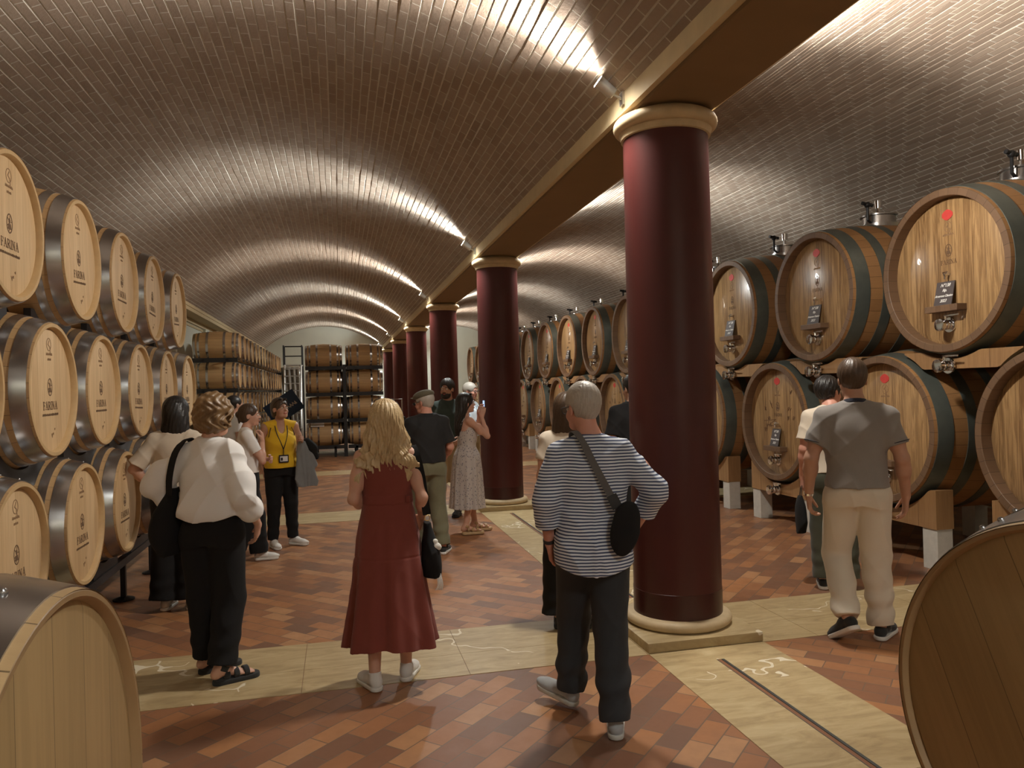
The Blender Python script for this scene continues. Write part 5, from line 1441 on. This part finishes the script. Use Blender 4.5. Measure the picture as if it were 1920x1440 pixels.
# ---- 6. woman in yellow
def p_yellow(e):
    J = J_(shL=(.165, .02, 1.41), elL=(.245, .05, 1.16), wrL=(.215, -.17, 1.21), shR=(-.165, .02, 1.41), elR=(-.225, .08, 1.15), wrR=(-.195, .02, .90),
           anL=(.115, .0, .09), anR=(-.12, -.04, .09), knL=(.10, -.02, .5), knR=(-.10, -.04, .5), head=(0, -.02, 1.62))
    o, hc, R = body(e, J, True, 'skin_tan', head=(26, -6), hands=[dict(side='L', d=(-.1, -.7, .5), n=(-.9, 0, .2), curl=(1.3, 1.4, 1.5, 1.5)), dict(side='R', d=(.1, .0, -1), n=(.9, 0, 0))], voxel=.005, thick=1.12)
    face_bits(e, hc, R, brow='hair_dark')
    f = hairF(hc, .1, .004); hair_cap(f, hc, R, .014); hair_face_cut(f, hc, R, .066, -.045); f.at(hc, R); f.ell((0, .11, -.04), (.045, .045, .06), .02); f.at(); f.disp(strands(.002, 50, 2, 3, hc)); f.build('hair', 'hair_brown', e)
    def ex(f):
        for sx in (-1, 1): f.ell((sx * .195, .02, 1.37), (.050, .11, .085), .01, 'sub')
    top(e, J, True, 'yellow', [(.93, 0, -.005, .195, .158), (1.0, 0, -.008, .192, .158), (1.10, 0, -.006, .172, .142), (1.22, 0, -.014, .176, .158), (1.30, 0, -.004, .168, .138), (1.37, 0, .014, .135, .092), (1.42, 0, .02, .10, .066)], sleeve=(0, .05, .05), fold=.004, seed=1.9, neckcut=((0, -.10, 1.45), (.052, .12, .12)), name='tank_top', shoulder=.046, extra=ex)
    tr = MB()
    for sx in (-1, 1): tr.tube(spline([(sx * .118, -.06, 1.40), (sx * .138, -.085, 1.34), (sx * .150, -.07, 1.28), (sx * .165, -.0, 1.255)], 14), .0045, 6)
    tr.build('armhole_trim', 'lanyard', e)
    trousers(e, J, 'black_cloth', (.112, .080, .062), waist=(1.0, .168, .135), hip=(.188, .145), hem=.0, seed=.7)
    shoe(e, J, 'L', 42, 'low', 0, .96); shoe(e, J, 'R', 8, 'low', 0, .96)
    ln = MB()
    for sx in (-1, 1): ln.tube(spline([(sx * .055, .06, 1.462), (sx * .068, -.03, 1.43), (sx * .060, -.118, 1.33), (sx * .025, -.172, 1.22), (0, -.178, 1.15)], 22), .0055, 6)
    ln.tube([(0, -.178, 1.15), (0, -.174, 1.085)], .005, 6); l = ln.build('lanyard', 'lanyard', e)
    b_ = MB(); b_.box(-.055, .055, -.184, -.178, .995, 1.085); b_.build('badge_holder', 'lanyard', l, False)
    b_ = MB(); b_.box(-.043, .043, -.1865, -.1845, 1.010, 1.070); b_.build('badge_card', 'badge', l, False)
    b_ = MB(); b_.box(-.036, -.012, -.1875, -.1867, 1.020, 1.055); b_.build('badge_photo', 'hair_dark', l, False)
    g = MB()
    for sx in (1, -1):
        g.tube([hc + R @ np.array(p) for p in ((sx * .088, .02, .03), (sx * .084, -.04, .075), (sx * .062, -.065, .098))], .003, 6)
        g.sphere(tuple(hc + R @ np.array((sx * .034, -.062, .108))), .021, 8, .014)
    g.build('sunglasses', 'glass_dark', e)
P6 = person((-.64, 8.86), 1.65, -76, 'woman in a yellow sleeveless top with a lanyard, holding a grey jacket', p_yellow)
def jacket(root):
    e = beside(root, 'jacket', (.205, -.20, 1.20), 'grey jacket draped over the forearm of the woman in yellow', 'jacket')
    f = Field((-.14, -.17, -.56), (.30, .2, .12), .005)
    f.loft([(-.50, .045, .0, .115, .040), (-.35, .04, .0, .110, .050), (-.18, .03, .01, .090, .058), (-.04, .02, .02, .07, .065), (.03, .01, .02, .04, .05)], .02, 2.0, pleat=(5, .18, .05, 1.0))
    f.cone((.06, .0, -.08), (.15, .0, -.25), .05, .035, .03, flat=((0, 1, 0), .6)); f.disp(folds(.008, 18, 5, vert=12)); f.build('cloth', 'jacket_grey', e)
    f = Field((-.14, -.17, -.30), (.30, .2, .12), .005); f.cone((.06, .02, .02), (.12, .0, -.05), .05, .06, .02); f.cone((.12, 0, -.05), (.17, .01, -.16), .05, .03, .02); f.disp(folds(.006, 24, 2)); f.build('sleeve', 'black_cloth', e)
if P6: jacket(P6)

# ---- 7. man in a white tee farther back
def p_back(e):
    J = J_(head=(0, -.02, 1.62))
    o, hc, R = body(e, J, False, 'skin_tan', head=(0, 0), hands=[dict(side='L', d=(0, -.1, -1), n=(-1, 0, 0)), dict(side='R', d=(0, -.1, -1), n=(1, 0, 0))], voxel=.007)
    f = hairF(hc, .04, .005); hair_cap(f, hc, R, .010, short=True); hair_face_cut(f, hc, R); f.cut((0, 0, -1), -(hc[2] - .05)); f.build('hair', 'hair_dark', e)
    top(e, J, False, 'white_cotton', TORSO(False, .022)[1:], sleeve=(.55, .068, .070), fold=.004, voxel=.007, name='tee_shirt')
    trousers(e, J, 'charcoal', (.10, .08, .07), voxel=.007)
    for s_ in 'LR': shoe(e, J, s_, 0, 'low', 0, 1.0, ('black_shoe', 'sole_white'))
P7 = person((x_at(438, 10.6), 10.6), 1.69, 35, 'dark-haired man in a white tee, half hidden behind the young woman', p_back)

# ---- 8. man in the flat cap
def p_cap(e):
    J = J_(shL=(.180, .02, 1.405), shR=(-.180, .02, 1.405), elL=(.235, -.04, 1.14), wrL=(.15, -.22, 1.05), elR=(-.245, .03, 1.12), wrR=(-.225, -.16, .98), knR=(-.10, .0, .5), anR=(-.115, .13, .09), knL=(.10, -.12, .5), anL=(.11, -.20, .09), head=(.01, -.05, 1.61))
    o, hc, R = body(e, J, False, 'skin_pink', head=(42, 8), hands=[dict(side='L', d=(-.3, -.9, .1), n=(-.6, 0, -.7)), dict(side='R', d=(.2, -.9, -.3), n=(.8, 0, 0))], voxel=.005, thick=1.08)
    face_bits(e, hc, R, brow='hair_grey')
    f = hairF(hc, .04, .004); hair_cap(f, hc, R, .010, short=True); hair_face_cut(f, hc, R); f.cut((0, 0, -1), -(hc[2] - .055)); f.build('hair', 'hair_grey', e)
    f = Field(hc - .2, hc + .2, .004); f.at(hc, R); f.ell((0, .015, .075), (.098, .120, .052), 0, R=rotm(0, 8)); f.ell((0, -.02, .088), (.088, .10, .035), .02, R=rotm(0, 14)); f.cone((-.045, -.105, .058), (.045, -.105, .058), .028, .028, .01, flat=((0, .3, 1), .3)); f.box((0, 0, -.05), (.2, .2, .085), 0, 0, 'sub', R=rotm(0, 8)); f.build('flat_cap', 'cap_tweed', e)
    g = MB()
    for sx in (1, -1):
        g.tube([hc + R @ np.array(p) for p in ((sx * .084, .01, .005), (sx * .081, -.06, .008), (sx * .068, -.102, .008))], .003, 6)
        g.sphere(tuple(hc + R @ np.array((sx * .036, -.104, -.004))), .019, 8, .015)
    g.build('sunglasses', 'glass_dark', e)
    pr = [(.97, 0, .005, .190, .150), (1.04, 0, -.004, .196, .160), (1.14, 0, -.008, .196, .160), (1.25, 0, 0, .196, .150), (1.35, 0, .01, .192, .130), (1.42, 0, .02, .14, .098), (1.46, 0, .022, .075, .068)]
    top(e, J, False, 'black_knit', pr, sleeve=(.80, .074, .076), collar=True, fold=.005, seed=.2, name='polo_shirt')
    trousers(e, J, 'olive', (.110, .090, .080), waist=(1.0, .172, .135), hip=(.182, .138), hem=.0, fold=.006, seed=.4)
    for s_, y in (('L', 10), ('R', -30)): shoe(e, J, s_, y, 'low', 0, 1.03, ('black_shoe', 'sole_white'))
P8 = person((.89, 7.93), 1.70, 98, 'man in a flat cap, black polo and olive trousers, looking left', p_cap)

# ---- 9. bearded man
def p_beard(e):
    J = J_(elL=(.22, -.02, 1.14), wrL=(.20, -.18, 1.0), head=(0, -.02, 1.625))
    o, hc, R = body(e, J, False, 'skin_tan', head=(-8, 2), hands=[dict(side='L', d=(-.2, -.8, -.4), n=(-.8, 0, 0)), dict(side='R', d=(0, -.1, -1), n=(1, 0, 0))], voxel=.006)
    face_bits(e, hc, R)
    f = hairF(hc, .06, .004); hair_cap(f, hc, R, .016, short=True, vol=(1, 1, 1.04)); hair_face_cut(f, hc, R); f.cut((0, 0, -1), -(hc[2] - .045)); f.at(); f.disp(strands(.003, 30, 2, 5, hc)); f.build('hair', 'hair_dark', e)
    f = Field(hc - .2, hc + .15, .0035); f.at(hc, R); f.ell((0, -.036, -.075), (.062, .068, .052), .01); f.cone((-.03, -.058, -.092), (.03, -.058, -.092), .028, .028, .02); f.ell((0, -.075, .0), (.075, .075, .062), .005, 'sub'); f.ell((0, -.108, -.062), (.016, .020, .009), .004, 'sub'); f.ell((0, .10, -.05), (.12, .10, .15), .01, 'sub'); f.cone((-.02, -.096, -.048), (.02, -.096, -.048), .006, .006, .005); f.build('beard', 'hair_dark', e)
    top(e, J, False, 'dk_green', TORSO(False, .024)[1:], sleeve=(.72, .072, .076), fold=.005, voxel=.006, name='tee_shirt')
    trousers(e, J, 'khaki', (.112, .108, .10), waist=(1.0, .158, .12), hip=(.172, .128), hem=.86, voxel=.006, name='shorts')
    for s_ in 'LR': shoe(e, J, s_, 0, 'low', 0, 1.03, ('black_shoe', 'sole_dark'))
P9 = person((1.43, 10.15), 1.83, -112, 'bearded man in a dark green tee and khaki shorts, facing the camera', p_beard)

# ---- 10. woman taking a photo
def p_photo(e):
    J = J_(shL=(.150, .0, 1.41), elL=(.165, -.21, 1.25), wrL=(.055, -.19, 1.47), shR=(-.150, .0, 1.41), elR=(-.165, -.22, 1.21), wrR=(-.055, -.19, 1.45), anL=(.09, -.11, .125), anR=(-.09, .06, .125), knL=(.09, -.05, .5), knR=(-.09, .0, .5), head=(0, -.01, 1.62), _footL=0, _footR=-6)
    o, hc, R = body_feet(e, J, True, 'skin_fair', head=(0, -4), hands=[dict(side='L', d=(-.12, -.25, 1), n=(-.7, -.3, 0), curl=(.7, .7, .8, .9)), dict(side='R', d=(.12, -.25, 1), n=(.7, -.3, 0), curl=(.7, .7, .8, .9))], voxel=.005)
    face_bits(e, hc, R)
    f = hairF(hc, .42, .005); hair_cap(f, hc, R, .018); hair_face_cut(f, hc, R); f.at(hc)
    f.loft([(-.40, 0, .115, .05, .025), (-.30, 0, .11, .085, .045), (-.18, 0, .09, .10, .058), (-.06, 0, .06, .10, .075), (.04, 0, .04, .085, .085), (.09, 0, .03, .06, .07)], .02, 2.0, wave=lambda th, Z: .004 * np.sin(14 * th + 2 * np.sin(16 * Z)))
    f.at(); f.disp(strands(.002, 60, 1, 2, hc)); f.build('hair', 'hair_dark', e)
    g = MB()
    for sx in (1, -1):
        g.tube([hc + R @ np.array(p) for p in ((sx * .092, .03, .02), (sx * .088, -.03, .07), (sx * .062, -.06, .10))], .003, 6)
        g.sphere(tuple(hc + R @ np.array((sx * .034, -.056, .112))), .021, 8, .012)
    g.build('sunglasses', 'glass_dark', e)
    f = Field((-.36, -.36, .28), (.36, .36, 1.5), .005)
    f.loft([(.32, 0, .01, .225, .215), (.55, 0, .008, .215, .20), (.80, 0, .005, .210, .182), (.98, 0, .002, .190, .155), (1.10, 0, .0, .138, .112), (1.20, 0, -.012, .146, .124), (1.28, 0, -.012, .150, .118), (1.33, 0, -.002, .142, .092)], .01, 2.1, pleat=(9, .085, .0, .3))
    f.at(); f.disp(folds(.0025, 28, 4, vert=22)); f.build('dress', 'print_dress', e)
    m = MB()
    for sx in (1, -1): m.tube(spline([(sx * .085, -.10, 1.31), (sx * .10, -.045, 1.41), (sx * .098, .01, 1.455), (sx * .09, .07, 1.41), (sx * .075, .10, 1.32)], 14), .005, 6)
    m.build('shoulder_strap', 'print_dress', e)
    for s_, y in (('L', 0), ('R', -6)): sandal(e, J, s_, y, ('cork', 'tan_leather'))
P10 = person((1.455, 8.83), 1.645, 8, 'woman with long dark hair in a pale printed dress, raising a phone', p_photo)
if P10:
    e = beside(P10, 'phone', (0, -.245, 1.52), 'dark smartphone held up by the woman in the printed dress', 'phone')
    MB().box(-.037, .037, -.005, .005, -.015, .135).build('case', 'phone', e, False, bevel=.004)
    t = NT('phone_screen'); t.b.inputs['Emission Color'].default_value = (.45, .6, .9, 1); t.b.inputs['Emission Strength'].default_value = .6; MAT['screen'] = t.out((.1, .12, .16), .2)
    MB().box(-.033, .033, .0052, .0062, -.009, .129).build('screen', 'screen', e, False)

# ---- 11. grey-haired man behind the second column
def p_grey(e):
    J = J_(elL=(.20, -.06, 1.14), wrL=(.08, -.22, 1.16), elR=(-.20, -.06, 1.14), wrR=(-.08, -.22, 1.12), head=(0, -.02, 1.62))
    o, hc, R = body(e, J, False, 'skin_pink', head=(0, 4), hands=[dict(side='L', d=(-.8, -.5, 0), n=(-.2, .8, 0)), dict(side='R', d=(.8, -.5, 0), n=(.2, .8, 0))], voxel=.006)
    face_bits(e, hc, R, brow='hair_grey')
    f = hairF(hc, .04, .004); hair_cap(f, hc, R, .014, short=True); hair_face_cut(f, hc, R); f.cut((0, 0, -1), -(hc[2] - .04)); f.build('hair', 'hair_grey', e)
    g = MB()
    for sx in (1, -1):
        g.tube([hc + R @ np.array(p) for p in ((sx * .084, .01, .005), (sx * .081, -.06, .006), (sx * .066, -.102, .005))], .003, 6)
        g.tube([hc + R @ np.array((sx * (.035 + .026 * cos(t)), -.108, -.002 + .018 * sin(t))) for t in [2 * pi * i / 14 for i in range(15)]], .003, 6)
    g.build('eyeglasses', 'sole_dark', e)
    top(e, J, False, 'print_shirt', TORSO(False, .028)[1:], sleeve=(.9, .074, .076), collar=True, fold=.005, voxel=.006)
    trousers(e, J, 'khaki', (.105, .085, .075), waist=(1.0, .16, .12), hip=(.172, .128), voxel=.006)
    for s_ in 'LR': shoe(e, J, s_, 0, 'low', 0, 1.0, ('black_shoe', 'sole_dark'))
P11 = person((x_at(880, 11.55), 11.55), 1.79, -38, 'grey-haired man with glasses in a floral shirt, half behind the second column', p_grey)

# ---- 12. brown-haired woman beyond the striped man
def p_brown(e):
    J = J_(shL=(.155, .02, 1.41), shR=(-.155, .02, 1.41), elL=(.205, .05, 1.14), wrL=(.19, -.05, .92), head=(0, -.02, 1.62))
    o, hc, R = body(e, J, True, 'skin_fair', head=(-14, 4), hands=[dict(side='L', d=(0, -.2, -1), n=(-1, 0, 0)), dict(side='R', d=(0, -.2, -1), n=(1, 0, 0))], voxel=.006)
    f = hairF(hc, .34, .005); hair_cap(f, hc, R, .020); hair_face_cut(f, hc, R); f.at(hc)
    f.loft([(-.22, 0, .055, .115, .05), (-.14, 0, .055, .116, .066), (-.04, 0, .045, .106, .088), (.05, 0, .03, .09, .092), (.10, 0, .03, .06, .07)], .02, 2.0); f.at(); f.disp(strands(.0022, 60, 1, 2, hc)); f.build('hair', 'hair_brown', e)
    top(e, J, True, 'cream', TORSO(True, .024)[1:], sleeve=(.55, .066, .07), fold=.004, voxel=.006, name='tee_shirt')
    trousers(e, J, 'black_cloth', (.112, .115, .125), waist=(1.03, .15, .11), hip=(.178, .128), hem=.05, voxel=.006)
    for s_ in 'LR': shoe(e, J, s_, 0, 'low', 0, .95, ('black_shoe', 'sole_dark'))
P12 = person((x_at(1062, 5.15), 5.15), 1.645, 72, 'brown-haired woman in a cream top standing just beyond the striped-shirt man', p_brown)

# ---- 13. man in black behind the near column
def p_black(e):
    J = J_(head=(.0, -.03, 1.62))
    o, hc, R = body(e, J, False, 'skin_tan', head=(22, 6), hands=[dict(side='L', d=(0, -.1, -1), n=(-1, 0, 0)), dict(side='R', d=(0, -.1, -1), n=(1, 0, 0))], voxel=.006)
    f = hairF(hc, .04, .004); hair_cap(f, hc, R, .014, short=True); hair_face_cut(f, hc, R); f.cut((0, 0, -1), -(hc[2] - .06)); f.build('hair', 'hair_black', e)
    top(e, J, False, 'black_cloth', TORSO(False, .024)[1:], sleeve=(.8, .072, .076), collar=True, fold=.005, voxel=.006, name='polo_shirt')
    trousers(e, J, 'black_cloth', (.105, .085, .075), waist=(1.0, .16, .12), hip=(.172, .128), voxel=.006)
    for s_ in 'LR': shoe(e, J, s_, 0, 'low', 0, 1.0, ('black_shoe', 'sole_dark'))
P13 = person((x_at(1186, 6.9), 6.9), 1.79, 78, 'dark-haired man in black, mostly hidden behind the nearest red column', p_black)

# ---- 14. man in the grey polo
def p_polo(e):
    J = J_(shL=(.182, .02, 1.40), elL=(.265, .05, 1.13), wrL=(.285, -.05, .885), shR=(-.182, .02, 1.40), elR=(-.255, .04, 1.13), wrR=(-.285, -.08, .885),
           hipL=(.09, .01, .92), knL=(.128, -.09, .505), anL=(.085, .14, .165), hipR=(-.09, .01, .92), knR=(-.10, -.02, .50), anR=(-.115, .0, .09), head=(.01, -.03, 1.625))
    o, hc, R = body(e, J, False, 'skin_tan', head=(6, 8), hands=[dict(side='L', d=(-.05, -.2, -1), n=(-1, .1, 0), curl=(.7, .8, .8, .9)), dict(side='R', d=(.05, -.2, -1), n=(1, .1, 0))], voxel=.0045, thick=1.05)
    face_bits(e, hc, R)
    f = hairF(hc, .06, .004); hair_cap(f, hc, R, .013, short=True, vol=(1, 1, 1.03)); hair_face_cut(f, hc, R); f.cut((0, 0, -1), -(hc[2] - .072)); f.at(); f.disp(strands(.0018, 60, 1, 3, hc)); f.build('hair', 'hair_brown', e)
    pr = [(.955, 0, .012, .186, .150), (1.02, 0, .006, .180, .142), (1.12, 0, .0, .174, .134), (1.23, 0, 0, .182, .138), (1.32, 0, .01, .186, .128), (1.39, 0, .02, .145, .10), (1.44, 0, .022, .092, .078), (1.47, 0, .022, .066, .064)]
    s_ = top(e, J, False, 'grey_pique', pr, sleeve=(.66, .076, .074), collar=True, fold=.0055, seed=.8, voxel=.0045, name='polo_shirt')
    nb = np.array(J['neck']); f = Field(nb - .12, nb + .12, .0035); f.cone(nb + (0, .003, .022), nb + (0, -.002, .048), .070, .067, .0, capa=True, capb=True); f.build('collar', 'navy', s_)
    for q in 'LR':
        sh, el = np.array(J['sh' + q]), np.array(J['el' + q]); d = el - sh; f = Field(sh + d * .64 - .12, sh + d * .64 + .12, .0035); f.cone(sh + d * .615, sh + d * .635, .0755, .0755, 0, capa=True, capb=True); f.build('cuff_stripe', 'navy', s_)
    trousers(e, J, 'offwhite', (.108, .088, .078), waist=(1.0, .160, .120), hip=(.176, .134), hem=.0, fold=.008, seed=1.1, voxel=.0045)
    shoe(e, J, 'L', 34, 'low', 30, 1.04, ('black_shoe', 'sole_white')); shoe(e, J, 'R', -22, 'low', 0, 1.04, ('black_shoe', 'sole_white'))
    w_ = np.array(J['wrL']); d = _unit(w_ - np.array(J['elL'])); m = MB(); m.tube([w_ - d * .02, w_ - d * .004], .032, 16); m.build('watch_strap', 'silver', e)
P14 = person((3.30, 4.36), 1.82, 57, 'man in a grey polo shirt and off-white trousers walking toward the casks', p_polo)

# ---- 15. person half hidden behind the polo man
def p_hidden(e):
    J = J_(head=(.0, -.05, 1.60), elL=(.22, .04, 1.14), wrL=(.225, -.06, .90), elR=(-.20, -.06, 1.14), wrR=(-.10, -.2, 1.2))
    o, hc, R = body(e, J, False, 'skin_pink', head=(-48, 4, 6), hands=[dict(side='L', d=(0, -.2, -1), n=(-1, 0, 0), curl=(1.2, 1.2, 1.3, 1.3)), dict(side='R', d=(.3, -.4, 1), n=(.5, .5, 0))], voxel=.005)
    face_bits(e, hc, R)
    f = hairF(hc, .05, .004); hair_cap(f, hc, R, .018, short=True); hair_face_cut(f, hc, R); f.cut((0, 0, -1), -(hc[2] - .06)); f.at(); f.disp(strands(.003, 40, 1, 3, hc)); f.build('hair', 'hair_black', e)
    top(e, J, False, 'cream', TORSO(False, .024)[1:], sleeve=(.7, .074, .078), fold=.005, name='tee_shirt')
    trousers(e, J, 'dk_olive', (.105, .088, .08), waist=(1.0, .16, .12), hip=(.172, .128))
    for s_ in 'LR': shoe(e, J, s_, -8, 'low', 0, 1.0, ('black_shoe', 'sole_white'))
P15 = person((x_at(1556, 5.45), 5.45), 1.74, 66, 'dark-haired person in a cream tee and dark trousers, mostly hidden behind the polo man', p_hidden)
if P15:
    e = beside(P15, 'handbag', (.245, -.06, .58), 'black bag hanging from the hand of the person behind the polo man', 'bag')
    f = Field((-.1, -.13, -.2), (.1, .13, .26), .005); f.loft([(-.14, 0, 0, .035, .07), (-.04, 0, 0, .045, .09), (.10, 0, 0, .035, .075), (.16, 0, 0, .015, .05)], .01, 2.4); f.disp(folds(.004, 18, 2)); f.build('pouch', 'black_cloth', e)
    flat_strap('strap', spline([(0, -.04, .14), (-.01, -.02, .24), (-.01, .02, .24), (0, .04, .14)], 12), .02, .004, 'black_cloth', e, (1, 0, 0))
